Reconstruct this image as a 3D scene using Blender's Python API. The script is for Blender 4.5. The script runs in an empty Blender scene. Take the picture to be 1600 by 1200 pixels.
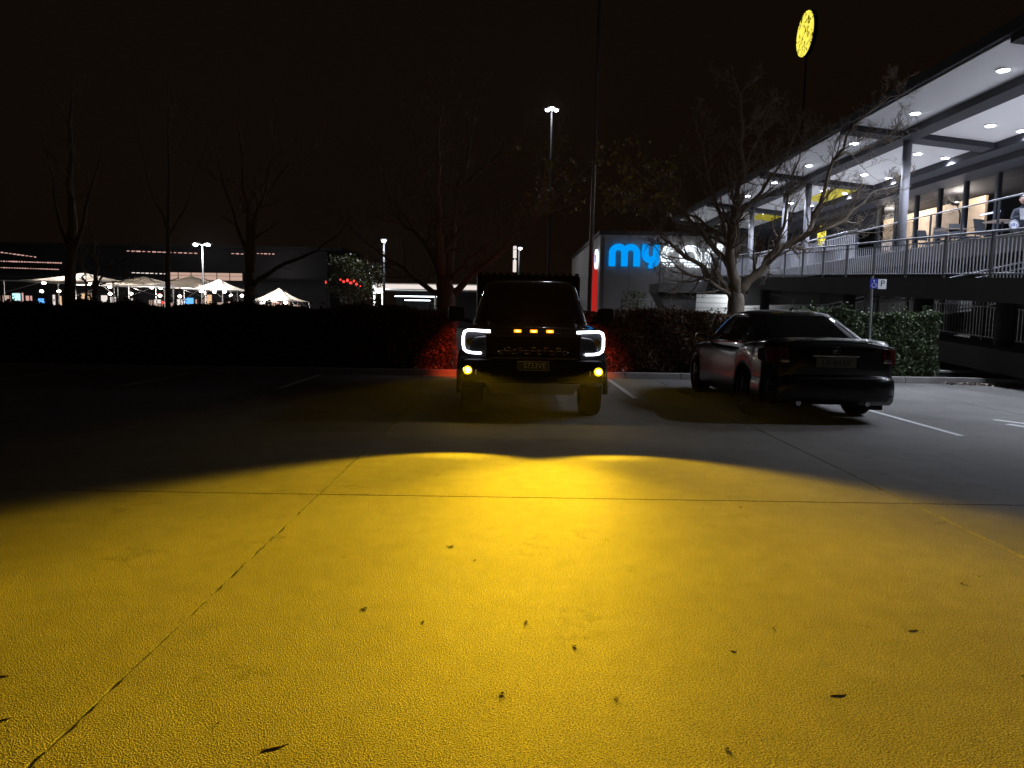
import bpy, bmesh, math, random
from mathutils import Vector, Matrix, Euler

R = math.radians
rnd = random.Random(7)
SC = bpy.context.scene
COL = SC.collection

# ------------------------------------------------------------------ camera
F = 1140.0                     # focal length in pixels of the 1600 px wide photograph
CAMH = 1.40
cd = bpy.data.cameras.new('camera')
cam = bpy.data.objects.new('camera', cd)
COL.objects.link(cam)
cd.sensor_width = 36.0
cd.lens = 36.0 * F / 1600.0
cd.clip_start = 0.05
cd.clip_end = 2000
PITCH, ROLL = R(5.71), R(0.9)
cam.matrix_world = (Matrix.Translation((0, 0, CAMH)) @ Matrix.Rotation(math.pi / 2 - PITCH, 4, 'X')
                    @ Matrix.Rotation(ROLL, 4, 'Z'))
SC.camera = cam
CR = cam.matrix_world.to_3x3()

# ------------------------------------------------------------------ night sky
w = bpy.data.worlds.new('World')
SC.world = w
w.use_nodes = True
nt = w.node_tree
for n in list(nt.nodes):
    nt.nodes.remove(n)
sky = nt.nodes.new('ShaderNodeTexSky')
sky.sky_type = 'NISHITA'
sky.sun_disc = False
sky.sun_elevation = R(-4.0)
sky.sun_rotation = R(200)
bg = nt.nodes.new('ShaderNodeBackground')
bg.inputs['Strength'].default_value = 0.05
wo = nt.nodes.new('ShaderNodeOutputWorld')
glow = nt.nodes.new('ShaderNodeBackground')          # faint warm town glow of the night sky
glow.inputs['Color'].default_value = (1.0, 0.52, 0.24, 1)
glow.inputs['Strength'].default_value = 0.0042
ash = nt.nodes.new('ShaderNodeAddShader')
nt.links.new(sky.outputs[0], bg.inputs[0])
nt.links.new(bg.outputs[0], ash.inputs[0])
nt.links.new(glow.outputs[0], ash.inputs[1])
nt.links.new(ash.outputs[0], wo.inputs[0])

SC.view_settings.view_transform = 'Standard'
SC.view_settings.look = 'None'
SC.view_settings.gamma = 1.0
SC.view_settings.exposure = 0.0
SC.view_settings.use_curve_mapping = False
SC.render.engine = 'CYCLES'
SC.cycles.max_bounces = 5
SC.cycles.diffuse_bounces = 3
SC.cycles.glossy_bounces = 3
SC.cycles.transparent_max_bounces = 12
SC.cycles.volume_bounces = 0
SC.cycles.sample_clamp_indirect = 4.0
SC.cycles.caustics_reflective = False
SC.cycles.caustics_refractive = False
SC.cycles.use_light_tree = True


def at(px, py, Y):
    """world point on the view ray of a photograph pixel, at distance Y from the camera plane"""
    d = CR @ Vector(((px - 800) / F, -(py - 600) / F, -1.0))
    return Vector((0, 0, CAMH)) + d * (Y / d.y)


def onplane_x(px, py, X):
    d = CR @ Vector(((px - 800) / F, -(py - 600) / F, -1.0))
    return Vector((0, 0, CAMH)) + d * (X / d.x)


def onground(px, py, z=0.0):
    d = CR @ Vector(((px - 800) / F, -(py - 600) / F, -1.0))
    return Vector((0, 0, CAMH)) + d * ((z - CAMH) / d.z)


# ------------------------------------------------------------------ materials
def new_mat(name):
    m = bpy.data.materials.new(name)
    m.use_nodes = True
    t = m.node_tree
    return m, t, t.nodes['Principled BSDF']


def mat(name, col, rough=0.6, metal=0.0, var=0.12, scale=6.0, bump=0.0, bscale=60.0, coat=0.0, spec=0.5):
    m, t, p = new_mat(name)
    p.inputs['Roughness'].default_value = rough
    p.inputs['Metallic'].default_value = metal
    p.inputs['Coat Weight'].default_value = coat
    p.inputs['Coat Roughness'].default_value = 0.05
    p.inputs['Specular IOR Level'].default_value = spec
    tc = t.nodes.new('ShaderNodeTexCoord')
    nz = t.nodes.new('ShaderNodeTexNoise')
    nz.inputs['Scale'].default_value = scale
    nz.inputs['Detail'].default_value = 5
    t.links.new(tc.outputs['Object'], nz.inputs['Vector'])
    mx = t.nodes.new('ShaderNodeMix')
    mx.data_type = 'RGBA'
    mx.inputs[6].default_value = (*[c * (1 - var) for c in col], 1)
    mx.inputs[7].default_value = (*[min(1, c * (1 + var)) for c in col], 1)
    t.links.new(nz.outputs['Fac'], mx.inputs[0])
    t.links.new(mx.outputs[2], p.inputs['Base Color'])
    if bump:
        nb = t.nodes.new('ShaderNodeTexNoise')
        nb.inputs['Scale'].default_value = bscale
        nb.inputs['Detail'].default_value = 4
        t.links.new(tc.outputs['Object'], nb.inputs['Vector'])
        b = t.nodes.new('ShaderNodeBump')
        b.inputs['Strength'].default_value = bump
        b.inputs['Distance'].default_value = 0.02
        t.links.new(nb.outputs['Fac'], b.inputs['Height'])
        t.links.new(b.outputs['Normal'], p.inputs['Normal'])
    return m


def emit(name, col, strength, sample=False):
    m = bpy.data.materials.new(name)
    m.use_nodes = True
    t = m.node_tree
    t.nodes.remove(t.nodes['Principled BSDF'])
    e = t.nodes.new('ShaderNodeEmission')
    e.inputs[0].default_value = (*col, 1)
    e.inputs[1].default_value = strength
    t.links.new(e.outputs[0], t.nodes['Material Output'].inputs[0])
    if not sample:
        m.cycles.emission_sampling = 'NONE'
    return m


def glassmat(name, tint, gloss):
    m = bpy.data.materials.new(name)
    m.use_nodes = True
    t = m.node_tree
    t.nodes.remove(t.nodes['Principled BSDF'])
    a = t.nodes.new('ShaderNodeBsdfTransparent')
    a.inputs[0].default_value = (*tint, 1)
    g = t.nodes.new('ShaderNodeBsdfGlossy')
    g.inputs['Roughness'].default_value = 0.03
    fr = t.nodes.new('ShaderNodeLayerWeight')
    fr.inputs[0].default_value = gloss
    ms = t.nodes.new('ShaderNodeMixShader')
    t.links.new(fr.outputs['Fresnel'], ms.inputs[0])
    t.links.new(a.outputs[0], ms.inputs[1])
    t.links.new(g.outputs[0], ms.inputs[2])
    t.links.new(ms.outputs[0], t.nodes['Material Output'].inputs[0])
    return m


def concrete_mat():
    m, t, p = new_mat('broom_finished_concrete')
    L = t.links.new
    geo = t.nodes.new('ShaderNodeNewGeometry')
    def noise(scale, detail, rough=0.55):
        n = t.nodes.new('ShaderNodeTexNoise')
        n.inputs['Scale'].default_value = scale
        n.inputs['Detail'].default_value = detail
        n.inputs['Roughness'].default_value = rough
        L(geo.outputs['Position'], n.inputs['Vector'])
        return n
    big = noise(0.55, 6, 0.6)
    mid = noise(7.0, 5)
    fine = noise(300.0, 2, 0.7)
    vor = t.nodes.new('ShaderNodeTexVoronoi')
    vor.inputs['Scale'].default_value = 190.0
    vor.feature = 'F1'
    L(geo.outputs['Position'], vor.inputs['Vector'])
    r1 = t.nodes.new('ShaderNodeValToRGB')
    r1.color_ramp.elements[0].position = 0.3
    r1.color_ramp.elements[0].color = (0.18, 0.175, 0.17, 1)
    r1.color_ramp.elements[1].position = 0.72
    r1.color_ramp.elements[1].color = (0.27, 0.262, 0.25, 1)
    L(big.outputs['Fac'], r1.inputs[0])
    r2 = t.nodes.new('ShaderNodeMapRange')
    r2.inputs['From Min'].default_value = 0.25
    r2.inputs['From Max'].default_value = 0.75
    r2.inputs['To Min'].default_value = 0.9
    r2.inputs['To Max'].default_value = 1.1
    L(mid.outputs['Fac'], r2.inputs['Value'])
    r3 = t.nodes.new('ShaderNodeMapRange')
    r3.inputs['From Min'].default_value = 0.3
    r3.inputs['From Max'].default_value = 0.7
    r3.inputs['To Min'].default_value = 0.55
    r3.inputs['To Max'].default_value = 1.45
    L(fine.outputs['Fac'], r3.inputs['Value'])
    pit = noise(165.0, 2, 0.55)
    r4 = t.nodes.new('ShaderNodeMapRange')
    r4.inputs['From Min'].default_value = 0.36
    r4.inputs['From Max'].default_value = 0.62
    r4.inputs['To Min'].default_value = 0.28
    r4.inputs['To Max'].default_value = 1.55
    L(pit.outputs['Fac'], r4.inputs['Value'])
    mu0 = t.nodes.new('ShaderNodeMath'); mu0.operation = 'MULTIPLY'
    L(r4.outputs[0], mu0.inputs[0]); L(r3.outputs[0], mu0.inputs[1])
    mu = t.nodes.new('ShaderNodeMath'); mu.operation = 'MULTIPLY'
    L(r2.outputs[0], mu.inputs[0]); L(mu0.outputs[0], mu.inputs[1])
    vm = t.nodes.new('ShaderNodeVectorMath'); vm.operation = 'SCALE'
    L(r1.outputs[0], vm.inputs[0]); L(mu.outputs[0], vm.inputs['Scale'])
    sv = t.nodes.new('ShaderNodeTexVoronoi'); sv.inputs['Scale'].default_value = 1.3; sv.inputs['Randomness'].default_value = 1.0
    wv = t.nodes.new('ShaderNodeVectorMath'); wv.operation = 'ADD'
    L(geo.outputs['Position'], wv.inputs[0]); L(mid.outputs['Color'], wv.inputs[1]); L(wv.outputs[0], sv.inputs['Vector'])
    sr = t.nodes.new('ShaderNodeMapRange'); sr.inputs['From Min'].default_value = .02; sr.inputs['From Max'].default_value = .16
    sr.inputs['To Min'].default_value = .72; sr.inputs['To Max'].default_value = 1.0
    L(sv.outputs['Distance'], sr.inputs['Value'])
    vm2 = t.nodes.new('ShaderNodeVectorMath'); vm2.operation = 'SCALE'
    L(vm.outputs[0], vm2.inputs[0]); L(sr.outputs[0], vm2.inputs['Scale'])
    L(vm2.outputs[0], p.inputs['Base Color'])
    p.inputs['Roughness'].default_value = 0.72
    p.inputs['Specular IOR Level'].default_value = 0.12
    ad = t.nodes.new('ShaderNodeMath'); ad.operation = 'ADD'
    sc = t.nodes.new('ShaderNodeMath'); sc.operation = 'MULTIPLY'
    sc.inputs[1].default_value = 0.7
    L(vor.outputs['Distance'], sc.inputs[0])
    L(pit.outputs['Fac'], ad.inputs[0]); L(sc.outputs[0], ad.inputs[1])
    b = t.nodes.new('ShaderNodeBump')
    b.inputs['Strength'].default_value = 1.0
    b.inputs['Distance'].default_value = 0.0055
    L(ad.outputs[0], b.inputs['Height'])
    L(b.outputs['Normal'], p.inputs['Normal'])
    return m


def leaf_mat(name, c1, c2, trans=0.15, rough=0.4):
    m, t, p = new_mat(name)
    oi = t.nodes.new('ShaderNodeNewGeometry')
    r = t.nodes.new('ShaderNodeMix'); r.data_type = 'RGBA'
    r.inputs[6].default_value = (*c1, 1)
    r.inputs[7].default_value = (*c2, 1)
    t.links.new(oi.outputs['Random Per Island'], r.inputs[0])
    t.links.new(r.outputs[2], p.inputs['Base Color'])
    p.inputs['Roughness'].default_value = rough
    return m


M = {}
M['concrete'] = concrete_mat()
M['joint'] = mat('joint_filler', (0.012, 0.012, 0.012), 0.9)
M['asphalt'] = mat('asphalt', (0.05, 0.05, 0.05), 0.85, var=0.3, bump=0.4, bscale=80)
M['kerb'] = mat('kerb_concrete', (0.30, 0.29, 0.28), 0.85, var=0.3, scale=4, bump=0.4)
M['soil'] = mat('mulch', (0.035, 0.025, 0.018), 0.95, var=0.5, scale=20, bump=1.0)
M['paint'] = mat('line_paint', (0.62, 0.62, 0.62), 0.6, var=0.25, scale=14)
M['truckpaint'] = mat('charcoal_car_paint', (0.02, 0.021, 0.023), 0.3, 0.3, var=0.1, coat=1.0)
M['blackplastic'] = mat('black_plastic', (0.009, 0.009, 0.009), 0.55, var=0.2, scale=30, spec=.2)
M['sedanpaint'] = mat('black_car_paint', (0.006, 0.006, 0.007), 0.3, 0.0, var=0.1, coat=.35, spec=.3)
M['carglass'] = mat('dark_car_glass', (0.008, 0.009, 0.010), 0.03, 0.0, var=0.1, spec=0.7)
M['rubber'] = mat('tyre_rubber', (0.010, 0.010, 0.010), 0.9, var=0.2, scale=20, spec=.12)
M['rim'] = mat('alloy_rim', (0.18, 0.18, 0.19), 0.35, 0.9)
M['chrome'] = mat('chrome', (0.6, 0.6, 0.62), 0.12, 1.0)
M['taillens'] = mat('red_tail_lens', (0.06, 0.004, 0.004), 0.1, 0.0, coat=1.0)
M['clearlens'] = mat('smoked_lens', (0.05, 0.05, 0.055), 0.06, 0.0, coat=1.0)
M['platebg'] = mat('number_plate', (0.05, 0.045, 0.03), 0.4)
M['platelet'] = mat('plate_lettering', (0.75, 0.7, 0.5), 0.4)
M['plate2'] = mat('pale_number_plate', (0.14, 0.13, 0.10), 0.4)
M['drl'] = emit('white_led', (0.86, 0.88, 1.0), 7.0)
M['amber'] = emit('amber_led', (1.0, 0.20, 0.005), 4.0)
M['fog'] = emit('yellow_led', (1.0, 0.66, 0.005), 2.2)
M['fogcore'] = emit('yellow_led_core', (1.0, 0.86, 0.25), 30.0)
M['ambercore'] = emit('amber_led_core', (1.0, 0.45, 0.06), 12.0)
M['tailled'] = emit('red_led', (1.0, 0.03, 0.01), 6.0)
M['bark'] = mat('grey_bark', (0.27, 0.23, 0.18), 0.9, var=0.45, scale=7, bump=0.7, bscale=25)
M['twig'] = mat('twig_bark', (0.30, 0.24, 0.18), 0.85, var=0.3, scale=9)
M['hedgeleaf'] = leaf_mat('hedge_leaf', (0.035, 0.06, 0.018), (0.09, 0.12, 0.05))
M['redleaf'] = leaf_mat('red_tip_leaf', (0.07, 0.05, 0.02), (0.16, 0.07, 0.035))
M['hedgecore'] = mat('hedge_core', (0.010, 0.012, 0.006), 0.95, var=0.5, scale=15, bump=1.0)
M['yleaf'] = leaf_mat('yellow_leaf', (0.35, 0.28, 0.05), (0.5, 0.42, 0.12))
M['gleaf'] = leaf_mat('garden_leaf', (0.06, 0.09, 0.02), (0.16, 0.18, 0.05))
M['deadleaf'] = mat('dead_leaf', (0.20, 0.10, 0.05), 0.8, var=0.4)
M['paleleaf'] = mat('pale_dry_leaf', (0.5, 0.42, 0.26), 0.7, var=0.3)
M['litter'] = leaf_mat('leaf_litter', (0.10, 0.035, 0.025), (0.42, 0.36, 0.28))
M['darksteel'] = mat('dark_painted_steel', (0.035, 0.036, 0.04), 0.5, 0.3, var=0.2)
M['galv'] = mat('galvanised_steel', (0.36, 0.36, 0.37), 0.45, 0.7, var=0.2, scale=12)
M['baluster'] = mat('grey_painted_steel', (0.28, 0.28, 0.31), 0.45, 0.4, var=0.15)
M['greysteel'] = mat('grey_column_paint', (0.22, 0.22, 0.25), 0.5, var=0.12)
M['soffit'] = mat('soffit_board', (0.82, 0.81, 0.82), 0.7, var=0.04, scale=2)
M['yglow'] = mat('yellow_glow_paint', (0.80, 0.66, 0.03), 0.6, var=0.08)  # yellow light on the soffit, put into a colour
M['beam'] = mat('dark_beam', (0.022, 0.022, 0.028), 0.75, 0.0, var=0.15, spec=.25)
M['deck'] = mat('deck_concrete', (0.45, 0.44, 0.44), 0.8, var=0.2, scale=5)
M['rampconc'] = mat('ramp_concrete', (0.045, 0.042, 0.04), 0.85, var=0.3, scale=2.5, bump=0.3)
M['darkwall'] = mat('dark_wall', (0.018, 0.018, 0.021), 0.85, var=0.2, scale=2, spec=.2)
M['greywall'] = mat('grey_render_wall', (0.34, 0.33, 0.33), 0.85, var=0.10, scale=1.5, bump=0.1)
M['whitewall'] = mat('white_wall', (0.75, 0.74, 0.72), 0.8, var=0.06, scale=2)
M['beige'] = mat('beige_panel', (0.72, 0.55, 0.36), 0.7, var=0.06, scale=1.0)
M['glass'] = glassmat('window_glass', (0.72, 0.74, 0.8), 0.10)
M['downlight'] = emit('downlight_led', (0.86, 0.90, 1.0), 28.0)
M['lampwhite'] = emit('lamp_white', (0.92, 0.95, 1.0), 18.0)
M['lampwarm'] = emit('lamp_warm', (1.0, 0.86, 0.74), 14.0)
M['tube'] = emit('tube_light', (0.85, 0.92, 1.0), 6.0)
M['ysign'] = emit('yellow_sign_face', (1.0, 0.86, 0.10), 1.15)
def sign_print():
    m = M['ysign']; t = m.node_tree
    e = [n for n in t.nodes if n.type == 'EMISSION'][0]
    tc = t.nodes.new('ShaderNodeTexCoord')
    n = t.nodes.new('ShaderNodeTexNoise'); n.inputs['Scale'].default_value = 5.5; n.inputs['Detail'].default_value = 3; n.inputs['Distortion'].default_value = 1.2
    t.links.new(tc.outputs['Object'], n.inputs['Vector'])
    r = t.nodes.new('ShaderNodeValToRGB')
    r.color_ramp.elements[0].position = .40; r.color_ramp.elements[0].color = (.10, .075, .0, 1)
    r.color_ramp.elements[1].position = .47; r.color_ramp.elements[1].color = (1.0, .86, .10, 1)
    t.links.new(n.outputs['Fac'], r.inputs[0]); t.links.new(r.outputs[0], e.inputs[0])
sign_print()
M['bluesign'] = emit('blue_letter', (0.0, 0.32, 0.95), 1.0)
M['whitesign'] = emit('white_letter', (0.85, 0.93, 1.0), 1.7)
M['redbox'] = emit('red_light_box', (0.85, 0.03, 0.025), 0.5)
M['cyanshop'] = emit('cyan_shop_light', (0.45, 0.85, 0.9), 1.6)
M['blueshop'] = emit('blue_shop_light', (0.10, 0.35, 1.0), 1.8)
M['redshop'] = emit('red_shop_light', (1.0, 0.05, 0.04), 1.8)
M['warmshop'] = emit('warm_shop_light', (1.0, 0.62, 0.36), 0.9)
M['whiteshop'] = emit('white_shop_light', (1.0, 0.88, 0.82), 0.9)
M['pinkpane'] = emit('pale_lit_pane', (1.0, 0.66, 0.52), 0.55)
M['stringled'] = emit('eave_led', (1.0, 0.55, 0.48), 0.7)
M['sail'] = mat('sail_fabric', (0.72, 0.68, 0.62), 0.9, var=0.08, scale=1)
_t = M['sail'].node_tree
_tr = _t.nodes.new('ShaderNodeBsdfTranslucent'); _tr.inputs[0].default_value = (.8, .74, .66, 1)
_mx = _t.nodes.new('ShaderNodeMixShader'); _mx.inputs[0].default_value = .5
_t.links.new(_t.nodes['Principled BSDF'].outputs[0], _mx.inputs[1]); _t.links.new(_tr.outputs[0], _mx.inputs[2])
_t.links.new(_mx.outputs[0], _t.nodes['Material Output'].inputs[0])
M['signblue'] = mat('blue_sign_paint', (0.03, 0.05, 0.42), 0.5, var=0.05)
M['signwhite'] = mat('white_sign_paint', (0.78, 0.78, 0.8), 0.5, var=0.05)
M['signblack'] = mat('black_sign_paint', (0.015, 0.015, 0.02), 0.5)
M['chair'] = mat('dark_chair', (0.018, 0.018, 0.02), 0.6)
M['tabletop'] = mat('timber_top', (0.28, 0.2, 0.13), 0.5, var=0.3, scale=3)
M['skin'] = mat('skin', (0.5, 0.30, 0.21), 0.55, var=0.06)
M['hair'] = mat('dark_hair', (0.02, 0.014, 0.01), 0.5)
M['vest'] = mat('dark_jacket', (0.02, 0.022, 0.028), 0.85)
M['shirt'] = mat('pale_shirt', (0.5, 0.48, 0.46), 0.85)
M['logoblue'] = mat('logo_blue', (0.08, 0.14, 0.45), 0.5)


# ------------------------------------------------------------------ mesh building
class MB:
    def __init__(s):
        s.v, s.f = [], []

    def add(s, vs, fs):
        o = len(s.v)
        s.v += [tuple(p) for p in vs]
        s.f += [tuple(i + o for i in q) for q in fs]
        return s

    def box(s, x0, x1, y0, y1, z0, z1):
        return s.add([(x0, y0, z0), (x1, y0, z0), (x1, y1, z0), (x0, y1, z0),
                      (x0, y0, z1), (x1, y0, z1), (x1, y1, z1), (x0, y1, z1)],
                     [(3, 2, 1, 0), (4, 5, 6, 7), (0, 1, 5, 4), (1, 2, 6, 5), (2, 3, 7, 6), (3, 0, 4, 7)])

    def cbox(s, c, sx, sy, sz):
        return s.box(c[0] - sx / 2, c[0] + sx / 2, c[1] - sy / 2, c[1] + sy / 2, c[2] - sz / 2, c[2] + sz / 2)

    def bevbox(s, x0, x1, y0, y1, z0, z1, b):
        bm = bmesh.new()
        bmesh.ops.create_cube(bm, size=1.0)
        for v in bm.verts:
            v.co = Vector(((x0 + x1) / 2 + v.co.x * (x1 - x0), (y0 + y1) / 2 + v.co.y * (y1 - y0),
                           (z0 + z1) / 2 + v.co.z * (z1 - z0)))
        bmesh.ops.bevel(bm, geom=list(bm.edges), offset=b, segments=2, affect='EDGES', profile=0.6)
        bm.verts.index_update()
        s.add([v.co[:] for v in bm.verts], [[v.index for v in f.verts] for f in bm.faces])
        bm.free()
        return s

    def tube(s, pts, rad, n=6, caps=True):
        pts = [Vector(p) for p in pts]
        if not hasattr(rad, '__len__'):
            rad = [rad] * len(pts)
        ring = []
        up = None
        for i, p in enumerate(pts):
            t = (pts[min(i + 1, len(pts) - 1)] - pts[max(i - 1, 0)])
            if t.length < 1e-9:
                t = Vector((0, 0, 1))
            t.normalize()
            if up is None:
                up = t.orthogonal().normalized()
            up = (up - t * up.dot(t))
            if up.length < 1e-6:
                up = t.orthogonal()
            up.normalize()
            sd = t.cross(up)
            ring.append([p + (up * math.cos(2 * math.pi * k / n) + sd * math.sin(2 * math.pi * k / n)) * rad[i] for k in range(n)])
        o = len(s.v)
        for r in ring:
            s.v += [tuple(q) for q in r]
        for i in range(len(pts) - 1):
            for k in range(n):
                a, b = o + i * n + k, o + i * n + (k + 1) % n
                s.f.append((a, b, b + n, a + n))
        if caps:
            s.f.append(tuple(o + k for k in reversed(range(n))))
            s.f.append(tuple(o + (len(pts) - 1) * n + k for k in range(n)))
        return s

    def prism(s, poly, y0, y1, axis='y'):
        """polygon in (a,b) extruded along an axis: y -> (a,y,b), x -> (x,a,b), z -> (a,b,z)"""
        n = len(poly)
        def P(a, b, c):
            return {'y': (a, c, b), 'x': (c, a, b), 'z': (a, b, c)}[axis]
        vs = [P(a, b, y0) for a, b in poly] + [P(a, b, y1) for a, b in poly]
        fs = [tuple(range(n)), tuple(reversed(range(n, 2 * n)))]
        for k in range(n):
            fs.append((k, k + n, (k + 1) % n + n, (k + 1) % n))
        return s.add(vs, fs)

    def disc(s, c, r, axis, th, n=24, sx=1.0):
        poly = [(math.cos(2 * math.pi * k / n) * r * sx, math.sin(2 * math.pi * k / n) * r) for k in range(n)]
        m = MB().prism(poly, -th / 2, th / 2, axis)
        return s.add([(p[0] + c[0], p[1] + c[1], p[2] + c[2]) for p in m.v], m.f)

    def ball(s, c, r, n=8, sz=1.0):
        vs, fs = [], []
        for i in range(n + 1):
            th = math.pi * i / n
            for k in range(n):
                ph = 2 * math.pi * k / n
                vs.append((c[0] + r * math.sin(th) * math.cos(ph), c[1] + r * math.sin(th) * math.sin(ph), c[2] + r * sz * math.cos(th)))
        for i in range(n):
            for k in range(n):
                fs.append((i * n + k, (i + 1) * n + k, (i + 1) * n + (k + 1) % n, i * n + (k + 1) % n))
        return s.add(vs, fs)

    def mesh(s, name, m, smooth=False):
        me = bpy.data.meshes.new(name)
        me.from_pydata(s.v, [], s.f)
        bm = bmesh.new(); bm.from_mesh(me)
        bmesh.ops.recalc_face_normals(bm, faces=bm.faces)
        bm.to_mesh(me); bm.free()
        me.materials.append(M[m] if isinstance(m, str) else m)
        if smooth:
            me.polygons.foreach_set('use_smooth', [True] * len(me.polygons))
        me.update()
        return me

    def raw(s, name, m):
        me = bpy.data.meshes.new(name)
        me.from_pydata(s.v, [], s.f)
        me.materials.append(M[m] if isinstance(m, str) else m)
        return me

    def build(s, name, m, parent=None, smooth=False, loc=None, raw=False):
        me = s.raw(name, m) if raw else s.mesh(name, m, smooth)
        return link(name, me, parent, loc)


def link(name, data, parent=None, loc=None):
    o = bpy.data.objects.new(name, data)
    COL.objects.link(o)
    if parent:
        o.parent = parent
    if loc is not None:
        o.location = loc
    return o


def tag(o, label, cat, group=None):
    o['label'] = label
    o['category'] = cat
    if group:
        o['group'] = group
    return o


def thing(name, label, cat, loc=(0, 0, 0), rotz=0.0, group=None):
    o = link(name, None)
    o.location = loc
    o.rotation_euler = (0, 0, rotz)
    return tag(o, label, cat, group)


def structure(o):
    o['kind'] = 'structure'
    return o


def stuff(o):
    o['kind'] = 'stuff'
    return o


def copy_tree(o, parent=None):
    c = o.copy()
    COL.objects.link(c)
    c.parent = parent
    for ch in list(o.children):
        copy_tree(ch, c)
    return c


def lamp(name, kind, loc, power, col, parent=None, size=0.05, spot=None, blend=0.5, rot=None):
    ld = bpy.data.lights.new(name, kind)
    ld.energy = power
    ld.color = col
    if kind in ('POINT', 'SPOT'):
        ld.shadow_soft_size = size
    if kind == 'SPOT':
        ld.spot_size = spot
        ld.spot_blend = blend
    o = link(name, ld, parent, loc)
    if rot:
        o.rotation_euler = rot
    return o


def text_mesh(txt, size, m, name, parent, matrix, extrude=0.002, sx=1.0):
    cu = bpy.data.curves.new(name, 'FONT')
    cu.body = txt
    cu.size = size
    cu.extrude = extrude
    cu.align_x = 'CENTER'
    cu.align_y = 'CENTER'
    tmp = bpy.data.objects.new('tmp_text', cu)
    COL.objects.link(tmp)
    dg = bpy.context.evaluated_depsgraph_get()
    me = bpy.data.meshes.new_from_object(tmp.evaluated_get(dg))
    bpy.data.objects.remove(tmp)
    me.transform(matrix @ Matrix.Diagonal((sx, 1, 1, 1)))
    me.materials.clear()
    me.materials.append(M[m])
    return link(name, me, parent)


# ================================================================== GROUND
g = MB().add([(-118, -8, -0.06), (118, -8, -0.06), (118, 150, -0.06), (-118, 150, -0.06)], [(0, 1, 2, 3)])
structure(g.build('ground', 'asphalt'))

XJ = [-23.85, -19.37, -14.89, -10.41, -5.93, -1.45, 3.03, 7.51, 11.99]
YJ = [-7.5, 5.40, 15.50]
park = link('car_park', None)
structure(park)
MB().box(-24, 14, -7.6, 15.55, -0.05, -0.012).build('joint_filler', 'joint', park)
for j in range(len(YJ) - 1):
    for i in range(len(XJ) - 1):
        g0 = 0.0055
        x0, x1 = XJ[i] + g0, XJ[i + 1] - g0
        y0, y1 = YJ[j] + 0.008, YJ[j + 1] - 0.008
        # ragged arrises along the long joints
        rr = random.Random(i * 10 + j)
        rag = 0.006 if i in (4, 5) else 0.0015
        n = 220 if (3 <= i <= 6) else 8
        L_ = [(x0 + max(0, rr.gauss(0, rag)), y0 + (y1 - y0) * k / n) for k in range(n + 1)]
        R_ = [(x1 - max(0, rr.gauss(0, rag)), y0 + (y1 - y0) * k / n) for k in range(n + 1)]
        vs = [(a, b, 0) for a, b in L_] + [(a, b, 0) for a, b in R_] + [(a, b, -0.03) for a, b in L_] + [(a, b, -0.03) for a, b in R_]
        k0, k1, k2, k3 = 0, n + 1, 2 * (n + 1), 3 * (n + 1)
        fs = []
        for k in range(n):
            fs.append((k0 + k, k1 + k, k1 + k + 1, k0 + k + 1))
            fs.append((k0 + k, k0 + k + 1, k2 + k + 1, k2 + k))
            fs.append((k1 + k, k3 + k, k3 + k + 1, k1 + k + 1))
        fs.append((k0, k2, k3, k1))
        fs.append((k0 + n, k1 + n, k3 + n, k2 + n))
        MB().add(vs, fs).build('slab', 'concrete', park)

# painted bay lines and hatch bars
def flat(x0, x1, y0, y1, z=0.004, name='bay_line'):
    return MB().box(x0, x1, y0, y1, z - 0.003, z).build(name, 'paint', park)
for x, ya in ((5.37, 8.6), (2.03, 11.9), (-4.05, 12.6), (-6.75, 12.6), (-9.45, 12.6), (-12.15, 12.6)):
    flat(x - 0.045, x + 0.045, ya, 15.3)
for (a, b) in (((1553, 656), (1640, 667)), ((1574, 663), (1660, 676))):
    p, q = onground(*a), onground(*b)
    d = (q - p).normalized(); nn = Vector((-d.y, d.x, 0)) * 0.06
    MB().add([(p - nn)[:2] + (0.004,), (q - nn)[:2] + (0.004,), (q + nn)[:2] + (0.004,), (p + nn)[:2] + (0.004,)],
             [(0, 1, 2, 3)]).build('hatch_bar', 'paint', park)

# kerb and planting bed
kerb = link('kerb', None); structure(kerb)
x = -24.0
while x < 9.4:
    x1 = min(x + 1.2, 9.5)
    MB().bevbox(x + 0.004, x1 - 0.004, 15.52, 15.68, -0.05, 0.13, 0.018).build('kerbstone', 'kerb', kerb)
    x = x1
pts = [(9.5, 15.6), (10.1, 15.5), (10.9, 15.0), (11.9, 14.2), (13.2, 13.1)]
for a, b in zip(pts[:-1], pts[1:]):
    a, b = Vector((*a, 0)), Vector((*b, 0))
    d = (b - a).normalized(); nn = Vector((-d.y, d.x, 0)) * 0.08
    poly = [(a - nn)[:2], (b - nn)[:2], (b + nn)[:2], (a + nn)[:2]]
    MB().prism(poly, -0.05, 0.13, 'z').build('kerbstone', 'kerb', kerb)
structure(MB().box(-24, 9.6, 15.69, 18.9, -0.055, 0.09).build('planting_bed', 'soil'))


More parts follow.
